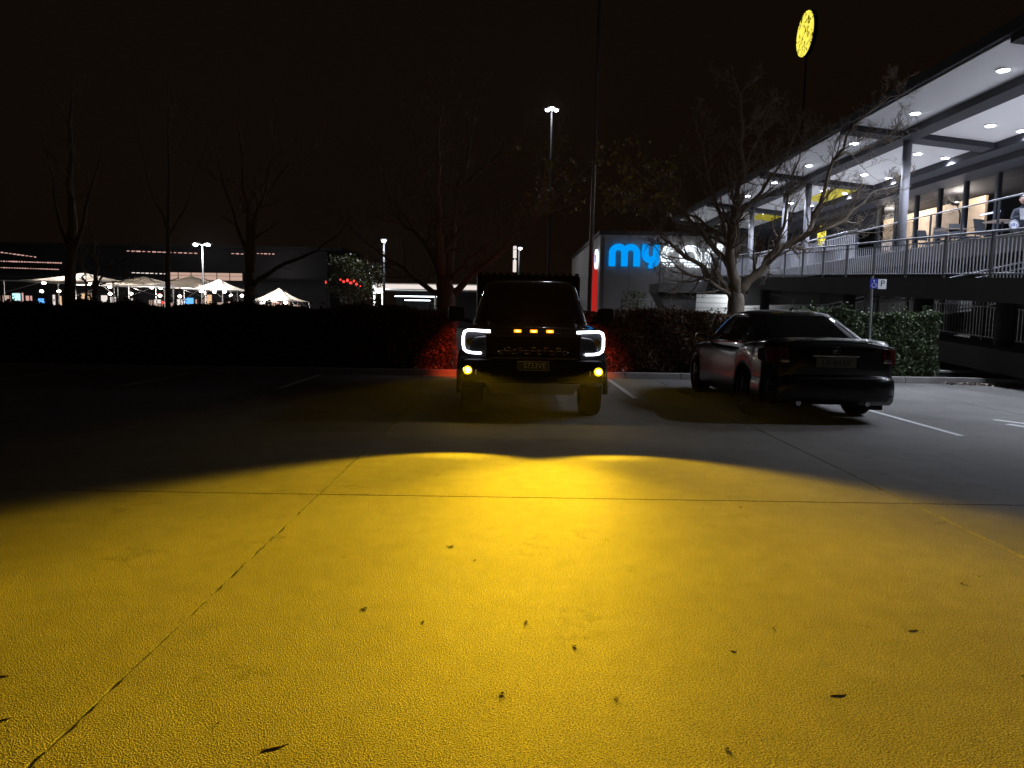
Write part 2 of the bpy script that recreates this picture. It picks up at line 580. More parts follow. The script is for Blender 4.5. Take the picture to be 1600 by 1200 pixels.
# ================================================================== HEDGES
def leaf_cloud(n, box, size, seed, fn=None, surf=0.75):
    r = random.Random(seed)
    mb = MB()
    x0, x1, y0, y1, z0, z1 = box
    V, Fc = mb.v, mb.f
    for _ in range(n):
        for _t in range(4):
            x, y, z = r.uniform(x0, x1), r.uniform(y0, y1), r.uniform(z0, z1)
            if r.random() < surf:
                if r.random() < 0.45:
                    z = z1 - abs(r.gauss(0, 0.05))
                else:
                    y = y0 + abs(r.gauss(0, 0.07))
            z += 0.05 * math.sin(x * 2.1 + seed) + 0.035 * math.sin(x * 5.3 + y * 3)
            y += 0.07 * math.sin(x * 1.7 + z * 2.2 + seed) + 0.04 * math.sin(x * 6 + z * 5)
            if fn is None or fn(x, y, z):
                break
        s = size * r.uniform(0.6, 1.25)
        a = Vector((r.gauss(0, 1), r.gauss(0, 1), r.gauss(0, 1))).normalized()
        b = a.orthogonal().normalized()
        b.rotate(Matrix.Rotation(r.uniform(0, 6.28), 3, a))
        c = a.cross(b)
        p = Vector((x, y, z))
        o = len(V)
        V.append((p - b * s)[:]); V.append((p + c * s * .45 + a * s * .15)[:]); V.append((p + b * s)[:]); V.append((p - c * s * .45 + a * s * .15)[:])
        Fc.append((o, o + 1, o + 2)); Fc.append((o, o + 2, o + 3))
    return mb


def hedge(x0, x1, y0, y1, h, n, seed, label, m='hedgeleaf'):
    t = thing('hedge', label, 'hedge', ((x0 + x1) / 2, (y0 + y1) / 2, 0.09), group='clipped hedges along the kerb')
    hx, hy = (x1 - x0) / 2, (y1 - y0) / 2
    core = MB()
    nx = max(4, int((x1 - x0) / 0.25))
    r = random.Random(seed + 5)
    prof = [(-hy + .1, 0.0), (-hy + .12, .4), (-hy + .12, h * .7), (-hy + .15, h - .10), (0, h - .06), (hy - .15, h - .10), (hy - .12, h * .6), (hy - .1, 0)]
    vs, fs = [], []
    for i in range(nx + 1):
        x = -hx + .08 + (2 * hx - .16) * i / nx
        for (yy, zz) in prof:
            zz2 = zz + (r.uniform(-.03, .03) + .05 * math.sin(x * 2.1 + seed) + 0.035 * math.sin(x * 5.3 + yy * 3) if zz > 0 else 0)
            vs.append((x, yy + r.uniform(-.03, .03) + .07 * math.sin(x * 1.7 + zz * 2.2 + seed), zz2))
    k = len(prof)
    for i in range(nx):
        for q in range(k - 1):
            fs.append((i * k + q, (i + 1) * k + q, (i + 1) * k + q + 1, i * k + q + 1))
    fs.append(tuple(range(k))); fs.append(tuple(reversed(range(nx * k, nx * k + k))))
    core.add(vs, fs).build('branches', 'hedgecore', t)
    lc = leaf_cloud(n, (-hx, hx, -hy, hy, 0.02, h - .02), 0.042, seed)
    r = random.Random(seed + 77)
    for _ in range(int((x1 - x0) * 9)):          # stray shoots above the clipped top
        cx, cy = r.uniform(-hx, hx), r.uniform(-hy, hy)
        hh = r.uniform(.04, .2)
        sub = leaf_cloud(int(6 + 40 * hh), (-.05, .05, -.05, .05, -.05, hh), .04, r.randint(0, 9999), surf=0)
        zz = h + .05 * math.sin(cx * 2.1 + seed) + 0.035 * math.sin(cx * 5.3 + cy * 3) - .03
        lc.add([(p[0] + cx, p[1] + cy, p[2] + zz) for p in sub.v], sub.f)
    stuff(lc.build('foliage', m, t, raw=True))
    return t


hedge(-23.5, -1.25, 15.95, 17.2, 1.36, 60000, 1, 'long clipped hedge left of the front-facing pickup truck', 'redleaf')
hedge(1.35, 5.6, 15.95, 17.2, 1.36, 24000, 2, 'clipped hedge between the pickup truck and the black sedan', 'redleaf')
hedge(5.9, 9.35, 15.95, 17.3, 1.42, 26000, 3, 'leafy green hedge right of the black sedan, end by the ramp')


# ================================================================== VEHICLES
def smooth(a, b, x):
    t = max(0.0, min(1.0, (x - a) / (b - a)))
    return t * t * (3 - 2 * t)


def lerp_pts(tab, x):
    if x <= tab[0][0]:
        return tab[0][1]
    for (a, va), (b, vb) in zip(tab[:-1], tab[1:]):
        if x <= b:
            t = (x - a) / (b - a)
            t = t * t * (3 - 2 * t)
            return va + (vb - va) * t
    return tab[-1][1]


def loft_body(y0, y1, width, top, bottom, arches, ar, belt_in=0.05, crown=0.03, ny=110):
    """car shell: sections along y; profile from sill, up the side, over the top"""
    vs, fs = [], []
    prof_n = None
    for i in range(ny + 1):
        y = y0 + (y1 - y0) * i / ny
        wd, zt, zb = width(y), top(y), bottom(y)
        arch = 0.0
        for ay in arches:
            d = abs(y - ay)
            if d < ar:
                arch = max(arch, math.sqrt(ar * ar - d * d))
        zl = max(zb, arch + 0.30 if arch > 0 else zb)
        zl = min(zl, zt - 0.18)
        h = zt - zl
        half = [(0.0, zl), (wd * .62, zl), (wd - .045, zl), (wd - .012, zl + min(.06, h * .12)), (wd, zl + h * .40),
                (wd - .004, zl + h * .62), (wd - .018, zl + h * .80), (wd - .05, zt - .045), (wd - .10, zt - .012),
                (wd * .6, zt + crown * .7), (0.0, zt + crown)]
        sec = half + [(-a, b) for a, b in reversed(half[1:-1])]
        prof_n = len(sec)
        for a, b in sec:
            vs.append((a, y, b))
    for i in range(ny):
        for k in range(prof_n):
            a, b = i * prof_n + k, i * prof_n + (k + 1) % prof_n
            fs.append((a, b, b + prof_n, a + prof_n))
    fs.append(tuple(range(prof_n)))
    fs.append(tuple(reversed(range(ny * prof_n, ny * prof_n + prof_n))))
    return MB().add(vs, fs)


def cabin(zs, yf, yr, hw, n_exp=5.0, nr=72):
    """greenhouse: rings stacked in z. zs list of z; yf,yr,hw tables -> functions of z"""
    rings = []
    for z in zs:
        f, r, h = yf(z), yr(z), hw(z)
        yc, hl = (f + r) / 2, (f - r) / 2
        ring = []
        for k in range(nr):
            a = 2 * math.pi * k / nr
            c, s = math.cos(a), math.sin(a)
            u = math.copysign(abs(c) ** (2 / n_exp), c)
            v = math.copysign(abs(s) ** (2 / n_exp), s)
            ring.append((h * u, yc + hl * v, z, u, v))
        rings.append(ring)
    return rings


def cabin_mesh(rings, lift=0.03):
    nr = len(rings[0])
    vs = [p[:3] for r in rings for p in r]
    fs = []
    for i in range(len(rings) - 1):
        for k in range(nr):
            a, b = i * nr + k, i * nr + (k + 1) % nr
            fs.append((a, b, b + nr, a + nr))
    top = rings[-1]
    c = len(vs)
    # domed roof
    cy = sum(p[1] for p in top) / nr
    prev = (len(rings) - 1) * nr
    for s, dz in ((.75, lift * .55), (.45, lift * .9), (.15, lift)):
        base = len(vs)
        for p in top:
            vs.append((p[0] * s, cy + (p[1] - cy) * s, p[2] + dz))
        for k in range(nr):
            a, b = k, (k + 1) % nr
            fs.append((prev + a, prev + b, base + b, base + a))
        prev = base
    fs.append(tuple(prev + k for k in range(nr)))
    return MB().add(vs, fs)


def cabin_panel(rings, pred, off):
    nr = len(rings[0])
    used, vs, fs = {}, [], []
    def vid(i, k):
        k %= nr
        if (i, k) not in used:
            p = Vector(rings[i][k][:3])
            a = Vector(rings[i][(k + 1) % nr][:3]) - Vector(rings[i][k - 1][:3])
            i2, i1 = min(i + 1, len(rings) - 1), max(i - 1, 0)
            b = Vector(rings[i2][k][:3]) - Vector(rings[i1][k][:3])
            n = a.cross(b).normalized()
            used[(i, k)] = len(vs)
            vs.append((p + n * off)[:])
        return used[(i, k)]
    for i in range(len(rings) - 1):
        for k in range(nr):
            u = (rings[i][k][3] + rings[i][(k + 1) % nr][3]) / 2
            v = (rings[i][k][4] + rings[i][(k + 1) % nr][4]) / 2
            y = (rings[i][k][1] + rings[i][(k + 1) % nr][1]) / 2
            if pred(i, u, v, y):
                fs.append((vid(i, k), vid(i, k + 1), vid(i + 1, k + 1), vid(i + 1, k)))
    return MB().add(vs, fs)


def wheel(parent, x, y, r, wdt, side):
    t = MB()
    prof = [(-wdt / 2, r * .62), (-wdt / 2, r * .93), (-wdt / 2 + .03, r), (wdt / 2 - .03, r), (wdt / 2, r * .93), (wdt / 2, r * .62)]
    n = 28
    vs = [(a, b * math.cos(2 * math.pi * k / n), b * math.sin(2 * math.pi * k / n)) for k in range(n) for a, b in prof]
    m = len(prof)
    fs = [(k * m + q, k * m + q + 1, ((k + 1) % n) * m + q + 1, ((k + 1) % n) * m + q) for k in range(n) for q in range(m - 1)]
    t.add(vs, fs)
    w_ = link('wheel', t.mesh('wheel', 'rubber', True), parent, (x, y, r))
    rim = MB().disc((side * (wdt / 2 - .05), 0, 0), r * .60, 'x', .02, 24)
    for k in range(5):
        a = 2 * math.pi * k / 5
        p0 = Vector((side * (wdt / 2 - .02), math.cos(a) * .04, math.sin(a) * .04))
        p1 = Vector((side * (wdt / 2 - .03), math.cos(a) * r * .6, math.sin(a) * r * .6))
        rim.tube([p0, p1], [.035, .028], 6)
    rim.tube([(side * (wdt / 2 - .02), math.cos(2 * math.pi * k / 24) * r * .6, math.sin(2 * math.pi * k / 24) * r * .6) for k in range(25)], .012, 5)
    rim.build('rim', 'rim', w_)
    return w_


# ---------------------------------------------------------------- pickup truck (nose to the camera)
UX, UY = 0.26, 11.73
truck = thing('pickup_truck', 'dark pickup truck facing the camera with yellow fog lamps and amber grille lights lit', 'pickup truck',
              (UX, UY, 0), math.pi)
def uw(y): return lerp_pts([(-2.68, .88), (-2.55, .93), (-1, .945), (1.2, .945), (2.2, .935), (2.48, .88), (2.6, .80)], y)
def ut(y): return lerp_pts([(-2.68, 1.22), (-1.0, 1.24), (-.95, 1.24), (1.15, 1.22), (1.5, 1.22), (2.3, 1.17), (2.52, 1.11), (2.6, 1.05)], y)
def ub(y): return lerp_pts([(-2.68, .52), (-2.2, .44), (2.2, .42), (2.6, .48)], y)
loft_body(-2.68, 2.58, uw, ut, ub, (1.72, -1.52), .50, crown=.035).build('body', 'truckpaint', truck, True)
zs = [1.20 + .66 * i / 14 for i in range(15)]
yf = lambda z: lerp_pts([(1.20, 1.28), (1.80, .42), (1.86, .25)], z) if z > 1.8 else 1.28 - (z - 1.2) / .6 * .86
yr = lambda z: -.92 + (z - 1.2) * .22
hw = lambda z: .86 - (z - 1.2) * .26 - smooth(1.78, 1.87, z) * .05
rg = cabin(zs, yf, yr, hw, 6.0, 96)
cabin_mesh(rg, .03).build('cab', 'truckpaint', truck, True)
cabin_panel(rg, lambda i, u, v, y: 1 <= i <= 11 and v > .9 and abs(u) < .93, .006).build('windscreen', 'carglass', truck, True)
for s in (1, -1):
    cabin_panel(rg, lambda i, u, v, y: 2 <= i <= 11 and u * s > .97 and .12 < y < .75, .006).build('side_window', 'carglass', truck, True)
    cabin_panel(rg, lambda i, u, v, y: 2 <= i <= 11 and u * s > .97 and -.72 < y < .02, .006).build('side_window', 'carglass', truck, True)
# bonnet bulges and wipers
for s in (1, -1):
    MB().tube([(s * .50, 2.42, 1.13), (s * .54, 2.0, 1.203), (s * .58, 1.45, 1.247)], [.03, .05, .045], 8).build('bonnet_ridge', 'truckpaint', truck, True)
for s in (.15, -.5):
    MB().tube([(s, 1.32, 1.262), (s + .45, 1.20, 1.30)], .012, 5).build('wiper', 'blackplastic', truck)
# canopy box on the tray
cb = MB().bevbox(-.90, .90, -2.66, -1.02, 1.18, 2.03, .06).build('canopy', 'blackplastic', truck)
for k in range(15):
    MB().cbox((-.84 + .12 * k, -1.10, 2.045), .07, .05, .03).build('rack_slat', 'darksteel', cb)
MB().cbox((.70, -1.00, 2.035), .05, .05, .05).build('marker_lamp', 'clearlens', cb)
# front face: bumper, grille, lamps  (front is +y)
bp = MB()
bp.bevbox(-.88, .88, 2.45, 2.66, .52, .80, .06)
bp.bevbox(-.93, -.70, 2.20, 2.58, .50, .82, .07).bevbox(.70, .93, 2.20, 2.58, .50, .82, .07)
bp.build('bumper', 'blackplastic', truck)
MB().add([(-.60, 2.64, .50), (.60, 2.64, .50), (.52, 2.42, .34), (-.52, 2.42, .34),
          (-.60, 2.58, .50), (.60, 2.58, .50), (.52, 2.36, .34), (-.52, 2.36, .34)],
         [(0, 1, 2, 3), (4, 5, 6, 7), (0, 1, 5, 4), (2, 3, 7, 6), (0, 3, 7, 4), (1, 2, 6, 5)]).build('skid_plate', 'galv', truck)
gr = MB().bevbox(-.60, .60, 2.55, 2.61, .80, 1.13, .02).build('grille', 'blackplastic', truck)
MB().bevbox(-.60, .60, 2.60, 2.645, 1.085, 1.125, .01).bevbox(-.56, .56, 2.60, 2.64, .80, .835, .01).build('grille_surround', 'truckpaint', gr)
# row of hexagonal links across the grille
for k in range(11):
    xx = -.40 + .08 * k
    zz = .91 + (.018 if k % 2 else -.018)
    h = MB().tube([(xx + .036 * math.cos(math.pi / 3 * q), 2.632, zz + .024 * math.sin(math.pi / 3 * q)) for q in range(7)], .0055, 5)
    h.build('grille_link', 'chrome', gr, True)
for k in range(6):
    MB().tube([(-.56, 2.617, .845 + .05 * k), (.56, 2.617, .845 + .05 * k)], .008, 5).build('grille_bar', 'blackplastic', gr)
for s in (-1, 0, 1):
    a = MB().bevbox(s * .2 - .055, s * .2 + .055, 2.60, 2.665, 1.13, 1.18, .008).build('amber_lamp', 'blackplastic', truck)
    MB().bevbox(s * .2 - .045, s * .2 + .045, 2.664, 2.676, 1.137, 1.173, .005).build('lens', 'amber', a)
    MB().bevbox(s * .2 - .022, s * .2 + .022, 2.677, 2.682, 1.146, 1.164, .002).build('led_core', 'ambercore', a)
    lamp('amber_light', 'SPOT', (s * .2, 2.70, 1.155), 110.0, (1.0, .36, .015), a, .02, R(125), .8, (math.pi / 2 + R(32), 0, 0))
# C-shaped daytime lamps
for s in (1, -1):
    hl = MB().prism([(s * .56, 1.14), (s * .88, 1.15), (s * .90, 1.02), (s * .87, .88), (s * .68, .86), (s * .60, .92)], 2.40, 2.56).build('headlight', 'clearlens', truck)
    path = [(s * .54, 2.590, 1.145), (s * .70, 2.588, 1.152), (s * .82, 2.580, 1.156), (s * .865, 2.572, 1.135), (s * .88, 2.566, 1.08), (s * .88, 2.566, .97),
            (s * .868, 2.57, .915), (s * .83, 2.578, .885), (s * .76, 2.586, .873), (s * .655, 2.590, .870)]
    MB().tube(path, .0165, 8).build('daytime_led', 'drl', hl, True)
    for k in range(2):
        pj = MB().disc((s * (.69 + .11 * k), 2.563, 1.01), .045, 'y', .02, 16).build('projector', 'chrome', hl)
    # fog lamp with beam
    fl = MB().bevbox(s * .815 - .09, s * .815 + .09, 2.55, 2.655, .60, .72, .025).build('fog_lamp', 'blackplastic', truck)
    MB().disc((s * .815, 2.662, .66), .052, 'y', .012, 20).build('lens', 'fog', fl)
    MB().disc((s * .815, 2.672, .66), .030, 'y', .008, 16).build('led_core', 'fogcore', fl)
    MB().tube([(s * .815 + .058 * math.cos(2 * math.pi * k / 20), 2.664, .66 + .058 * math.sin(2 * math.pi * k / 20)) for k in range(21)], .007, 6).build('bezel', 'chrome', fl)
    MB().bevbox(s * .715 - .012, s * .715 + .012, 2.63, 2.67, .605, .675, .004).build('vane', 'chrome', fl)
    # mirrors
    mi = MB().bevbox(s * 1.09 - .12, s * 1.09 + .12, .98, 1.10, 1.24, 1.46, .05).build('mirror', 'blackplastic', truck)
    MB().tube([(s * .88, .95, 1.24), (s * 1.02, 1.02, 1.28)], .03, 6).build('arm', 'blackplastic', mi)
    # wheel-arch flare
    fl2 = MB().tube([(s * .955, 1.72 + .53 * math.cos(math.pi * q / 14), .33 + .53 * math.sin(math.pi * q / 14)) for q in range(15)], .035, 6)
    fl2.build('arch_flare', 'blackplastic', truck, True)
    MB().bevbox(s * .95 - .06, s * .95 + .06, -1.0, 1.1, .36, .42, .02).build('side_step', 'darksteel', truck)
    for wy in (1.72, -1.52):
        wheel(truck, s * .80, wy, .40, .27, s)
    tl = MB().bevbox(s * .86 - .06, s * .86 + .06, -2.72, -2.60, .85, 1.20, .02).build('tail_lamp', 'taillens', truck)
    MB().bevbox(s * .86 - .04, s * .86 + .04, -2.735, -2.722, .88, 1.17, .003).build('lens', 'tailled', tl)
    lamp('tail_light', 'SPOT', (s * .86, -2.78, 1.05), 190.0, (1.0, .08, .02), tl, .08, R(88), .5, (-R(58), 0, 0))
pl = MB().bevbox(-.20, .20, 2.662, 2.672, .665, .785, .004).build('number_plate', 'platebg', truck)
rot = Matrix.Translation((-.02, 2.675, .725)) @ Matrix.Rotation(math.pi, 4, 'Z') @ Matrix.Rotation(math.pi / 2, 4, 'X')
text_mesh('S733VE', .098, 'platelet', 'lettering', pl, rot, .0015, .95)
MB().tube([(-.195, 2.674, .67), (.195, 2.674, .67), (.195, 2.674, .78), (-.195, 2.674, .78), (-.195, 2.674, .67)], .003, 4).build('rim_line', 'platelet', pl)


def fog_beam(loc, power, parent):
    """a fog lamp: wide flat elliptical beam whose lower rim is cut sharply, like its reflector"""
    o = lamp('fog_beam', 'POINT', loc, power, (1.0, 1.0, 1.0), parent, .03)
    ld = o.data
    ld.use_nodes = True
    t = ld.node_tree
    L = t.links.new
    e = [n for n in t.nodes if n.type == 'EMISSION'][0]
    geo = t.nodes.new('ShaderNodeNewGeometry')
    sp = t.nodes.new('ShaderNodeSeparateXYZ')
    L(geo.outputs['Incoming'], sp.inputs[0])
    def mth(op, a, b=None, clamp=False):
        n = t.nodes.new('ShaderNodeMath'); n.operation = op; n.use_clamp = clamp
        for i, q in enumerate((a, b)):
            if q is None:
                continue
            if isinstance(q, (int, float)):
                n.inputs[i].default_value = q
            else:
                L(q, n.inputs[i])
        return n.outputs[0]
    SG = BEAM_SIGN
    fwd = mth('MULTIPLY', sp.outputs['Y'], -SG)          # the truck looks along -y
    dwn = mth('MULTIPLY', sp.outputs['Z'], -SG)
    lat = sp.outputs['X']
    fpos = mth('MAXIMUM', fwd, 0.02)
    u = mth('DIVIDE', mth('DIVIDE', lat, fpos), math.tan(R(45)))
    dd = mth('DIVIDE', dwn, fpos)
    v = mth('DIVIDE', dd, math.tan(R(18.7)))
    ell = mth('SQRT', mth('ADD', mth('MULTIPLY', u, u), mth('MULTIPLY', v, v)))
    # main beam: inside the ellipse, below the horizon, stronger towards the horizon
    edge_w = mth('ADD', 0.04, mth('MULTIPLY', mth('MULTIPLY', u, u), 0.75))
    edge_t = mth('DIVIDE', mth('SUBTRACT', 1.01, ell), edge_w, True)
    edge_o = mth('MULTIPLY', mth('MULTIPLY', edge_t, edge_t), mth('SUBTRACT', 3.0, mth('MULTIPLY', edge_t, 2.0)))
    side = t.nodes.new('ShaderNodeMapRange'); side.interpolation_type = 'SMOOTHSTEP'
    side.inputs['From Min'].default_value = 0.98; side.inputs['From Max'].default_value = 0.32
    side.inputs['To Min'].default_value = 0.02
    L(mth('ABSOLUTE', u), side.inputs['Value'])
    hor = t.nodes.new('ShaderNodeMapRange'); hor.interpolation_type = 'SMOOTHSTEP'
    hor.inputs['From Min'].default_value = 0.0; hor.inputs['From Max'].default_value = 0.05
    L(dd, hor.inputs['Value'])
    core = t.nodes.new('ShaderNodeMapRange'); core.interpolation_type = 'SMOOTHSTEP'
    core.inputs['From Min'].default_value = 0.0; core.inputs['From Max'].default_value = 0.38
    core.inputs['To Min'].default_value = 0.36
    L(mth('ABSOLUTE', u), core.inputs['Value'])
    pw = mth('POWER', mth('DIVIDE', 0.34, mth('MAXIMUM', dd, 0.05)), 1.9)
    near = t.nodes.new('ShaderNodeMapRange'); near.interpolation_type = 'SMOOTHSTEP'
    near.inputs['From Min'].default_value = 0.26; near.inputs['From Max'].default_value = 0.335
    L(dd, near.inputs['Value'])
    corem = mth('MAXIMUM', core.outputs[0], near.outputs[0])
    pw = mth('MULTIPLY', pw, mth('ADD', 1.0, mth('MULTIPLY', near.outputs[0], 0.1)))
    main = mth('MULTIPLY', mth('MULTIPLY', mth('MULTIPLY', edge_o, side.outputs[0]), corem), mth('MULTIPLY', hor.outputs[0], pw))
    # faint outer reflector ring
    q = mth('DIVIDE', mth('SUBTRACT', ell, 2.35), 0.28)
    ring = mth('MULTIPLY', mth('POWER', 2.718, mth('MULTIPLY', mth('MULTIPLY', q, q), -1.0)), 0.006)
    down = mth('GREATER_THAN', dwn, 0.0)
    tot = mth('ADD', main, mth('MULTIPLY', ring, down))
    tot = mth('ADD', tot, STRAY)
    tot = mth('MULTIPLY', tot, mth('GREATER_THAN', fwd, 0.02))
    L(tot, e.inputs['Strength'])
    e.inputs['Color'].default_value = (1.0, 0.60, 0.010, 1)
    return o


BEAM_SIGN = 1.0
STRAY = 0.003
for s in (1, -1):
    f_ = [c for c in truck.children if c.name.startswith('fog_lamp')][0 if s == 1 else 1]
    fog_beam((s * .815, 2.71, .66), 900.0, f_)

# ---------------------------------------------------------------- black sedan (tail to the camera)
SX, SY = 4.17, 11.70
sedan = thing('sedan', 'black sedan seen from behind, parked right of the pickup truck', 'car', (SX, SY, 0), 0.0)
def sw(y): return lerp_pts([(-2.29, .70), (-2.2, .79), (-2.0, .865), (-1.3, .885), (1.4, .885), (2.0, .83), (2.2, .74), (2.29, .62)], y)
def st(y): return lerp_pts([(-2.29, .96), (-2.22, 1.06), (-2.0, 1.085), (-1.5, 1.065), (-.6, .95), (.9, .95), (1.3, .93), (2.0, .80), (2.29, .62)], y)
def sb(y): return lerp_pts([(-2.29, .30), (-2.0, .23), (-1.0, .20), (1.5, .20), (2.29, .26)], y)
loft_body(-2.29, 2.29, sw, st, sb, (1.46, -1.30), .37, crown=.03, ny=130).build('body', 'sedanpaint', sedan, True)
zs = [.93 + .50 * i / 14 for i in range(15)]
yf = lambda z: 1.28 - ((z - .93) / .50) ** 1.15 * .95
yr = lambda z: -2.12 + ((z - .93) / .50) ** 1.1 * 1.28
hw = lambda z: .872 - ((z - .93) / .50) ** 1.5 * .27
rg = cabin(zs, yf, yr, hw, 3.8, 96)
cabin_mesh(rg, .06).build('roof', 'sedanpaint', sedan, True)
cabin_panel(rg, lambda i, u, v, y: 3 <= i <= 12 and v < -.90 and abs(u) < .90, .006).build('rear_window', 'carglass', sedan, True)
cabin_panel(rg, lambda i, u, v, y: 2 <= i <= 12 and v > .90 and abs(u) < .90, .006).build('windscreen', 'carglass', sedan, True)
for s in (1, -1):
    cabin_panel(rg, lambda i, u, v, y: 2 <= i <= 11 and u * s > .95 and -.10 < y < .62, .006).build('side_window', 'carglass', sedan, True)
    cabin_panel(rg, lambda i, u, v, y: 2 <= i <= 11 and u * s > .95 and -.98 < y < -.20, .006).build('side_window', 'carglass', sedan, True)
    tl = MB().add([(s * .60, -2.275, .975), (s * .72, -2.228, .99), (s * .835, -2.10, .985), (s * .874, -1.96, .95),
                   (s * .876, -1.98, .82), (s * .83, -2.14, .77), (s * .71, -2.25, .765), (s * .60, -2.295, .79)],
                  [(0, 1, 6, 7), (1, 2, 5, 6), (2, 3, 4, 5)]).build('tail_lamp', 'taillens', sedan)
    sol = tl.modifiers.new('thick', 'SOLIDIFY'); sol.thickness = .05; sol.offset = 0
    MB().bevbox(s * .66 - .055, s * .66 + .055, -2.325, -2.28, .80, .84, .008).build('reversing_lens', 'chrome', tl)
    MB().bevbox(s * .62 - .13, s * .62 + .13, -2.325, -2.285, .36, .385, .006).build('reflector', 'taillens', sedan)
    mi = MB().bevbox(s * .98 - .10, s * .98 + .10, .62, .74, .95, 1.08, .045).build('mirror', 'sedanpaint', sedan)
    MB().bevbox(s * .98 - .08, s * .98 + .08, .612, .618, .97, 1.06, .002).build('glass', 'chrome', mi)
    MB().tube([(s * .80, .70, .95), (s * .92, .68, .99)], .02, 6).build('stem', 'sedanpaint', mi)
    MB().tube([(s * .45, -2.30, .27), (s * .45, -2.0, .27)], .035, 10).build('exhaust', 'chrome', sedan)
    for wy in (1.46, -1.30):
        wheel(sedan, s * .755, wy, .325, .225, s)
    MB().bevbox(s * .80 - .10, s * .80 + .10, -1.80, -1.77, .13, .32, .008).build('mud_flap', 'blackplastic', sedan)
    # window trim
    MB().tube([(s * (hw(.95) + .012), .80, .955), (s * (hw(.95) + .012), -.3, .985), (s * (hw(.95) - .005), -1.2, 1.01)], .008, 5).build('window_trim', 'chrome', sedan)
def bw(y): return lerp_pts([(-2.37, .50), (-2.35, .66), (-2.30, .76), (-2.2, .835), (-2.0, .885), (-1.72, .897)], y)
def bt(y): return lerp_pts([(-2.37, .58), (-2.34, .62), (-2.28, .645), (-1.72, .66)], y)
def bb(y): return lerp_pts([(-2.37, .40), (-2.33, .30), (-2.2, .245), (-1.72, .23)], y)
loft_body(-2.37, -1.70, bw, bt, bb, (), .3, crown=.0, ny=30).build('bumper', 'sedanpaint', sedan, True)
MB().tube([(-.78, -2.27, .985), (-.4, -2.292, 1.055), (0, -2.297, 1.072), (.4, -2.292, 1.055), (.78, -2.27, .985)], .012, 6).build('boot_lip', 'sedanpaint', sedan, True)
p2 = MB().bevbox(-.26, .26, -2.325, -2.315, .74, .86, .004).build('number_plate', 'plate2', sedan)
text_mesh('LA 84 UI', .10, 'signblack', 'lettering', p2, Matrix.Translation((0, -2.328, .80)) @ Matrix.Rotation(math.pi / 2, 4, 'X'), .001)
MB().bevbox(-.30, .30, -2.318, -2.28, .875, .905, .008).build('boot_handle', 'chrome', sedan)
em = MB().tube([(.045 * math.cos(2 * math.pi * k / 20), -2.315, .965 + .045 * math.sin(2 * math.pi * k / 20)) for k in range(21)], .005, 5)
for k in range(3):
    a = math.pi / 2 + 2 * math.pi * k / 3
    em.tube([(0, -2.317, .965), (.043 * math.cos(a), -2.315, .965 + .043 * math.sin(a))], [.008, .002], 5)
em.build('emblem', 'chrome', sedan)
for k in range(4):
    MB().cbox((.50 + .04 * k, -2.292, .955), .022, .01, .03).build('boot_letter', 'chrome', sedan)
MB().tube([(0.02, -.55, 1.44), (0.02, -.72, 1.53)], [.022, .006], 6).build('antenna', 'blackplastic', sedan)


# ================================================================== TREES
def wobble(path, r, k, n=3):
    """subdivide a polyline and jitter it"""
    out = [Vector(path[0])]
    for a, b in zip(path[:-1], path[1:]):
        a, b = Vector(a), Vector(b)
        for i in range(1, n + 1):
            p = a.lerp(b, i / n)
            if i < n:
                p += Vector((r.gauss(0, k), r.gauss(0, k), r.gauss(0, k)))
            out.append(p)
    return out


class Tree:
    def __init__(s, seed):
        s.r = random.Random(seed)
        s.crown = MB()
        s.tips = []

    def twig(s, p, d, length, rad, level):
        r = s.r
        n = 5 if level < 3 else 4
        pts = [p.copy()]
        dd = d.copy()
        for i in range(n):
            dd = (dd + Vector((r.gauss(0, .17), r.gauss(0, .17), r.gauss(0, .12) + .07))).normalized()
            pts.append(pts[-1] + dd * (length / n))
        rads = [max(.0035, rad * (1 - .8 * i / n)) for i in range(n + 1)]
        s.crown.tube(pts, rads, 5 if rad > .015 else 3, False)
        s.tips.append(pts[-1])
        if level >= s.depth:
            return
        for i in range(1, n + 1):
            k = 1 if level > 1 else r.choice((1, 1, 2))
            for _ in range(k):
                if r.random() < .12:
                    continue
                s.side(pts[i], (pts[i] - pts[i - 1]).normalized(), length * r.uniform(.38, .68) * (1 - .08 * i), rads[i] * .7, level + 1)

    def side(s, p, t, length, rad, level):
        r = s.r
        ax = t.orthogonal().normalized()
        ax.rotate(Matrix.Rotation(r.uniform(0, 6.283), 3, t))
        d = t.copy()
        d.rotate(Matrix.Rotation(R(r.uniform(25, 62)), 3, ax))
        d.z += .12
        s.twig(p, d.normalized(), length, max(rad, .005), level)

    def limb(s, path, r0, r1, dens=1.0, tw=1.1):
        pts = wobble(path, s.r, .035, 3)
        n = len(pts)
        rads = [r0 + (r1 - r0) * (i / (n - 1)) ** .8 for i in range(n)]
        s.crown.tube(pts, rads, 8, True)
        tot = sum((pts[i + 1] - pts[i]).length for i in range(n - 1))
        for i in range(2, n):
            frac = i / (n - 1)
            for _ in range(2 if s.r.random() < .5 * dens else 1):
                if s.r.random() < .85 * dens:
                    s.side(pts[i], (pts[i] - pts[i - 1]).normalized(), tw * s.r.uniform(.6, 1.2) * (1.15 - .45 * frac), rads[i] * .5, 1)


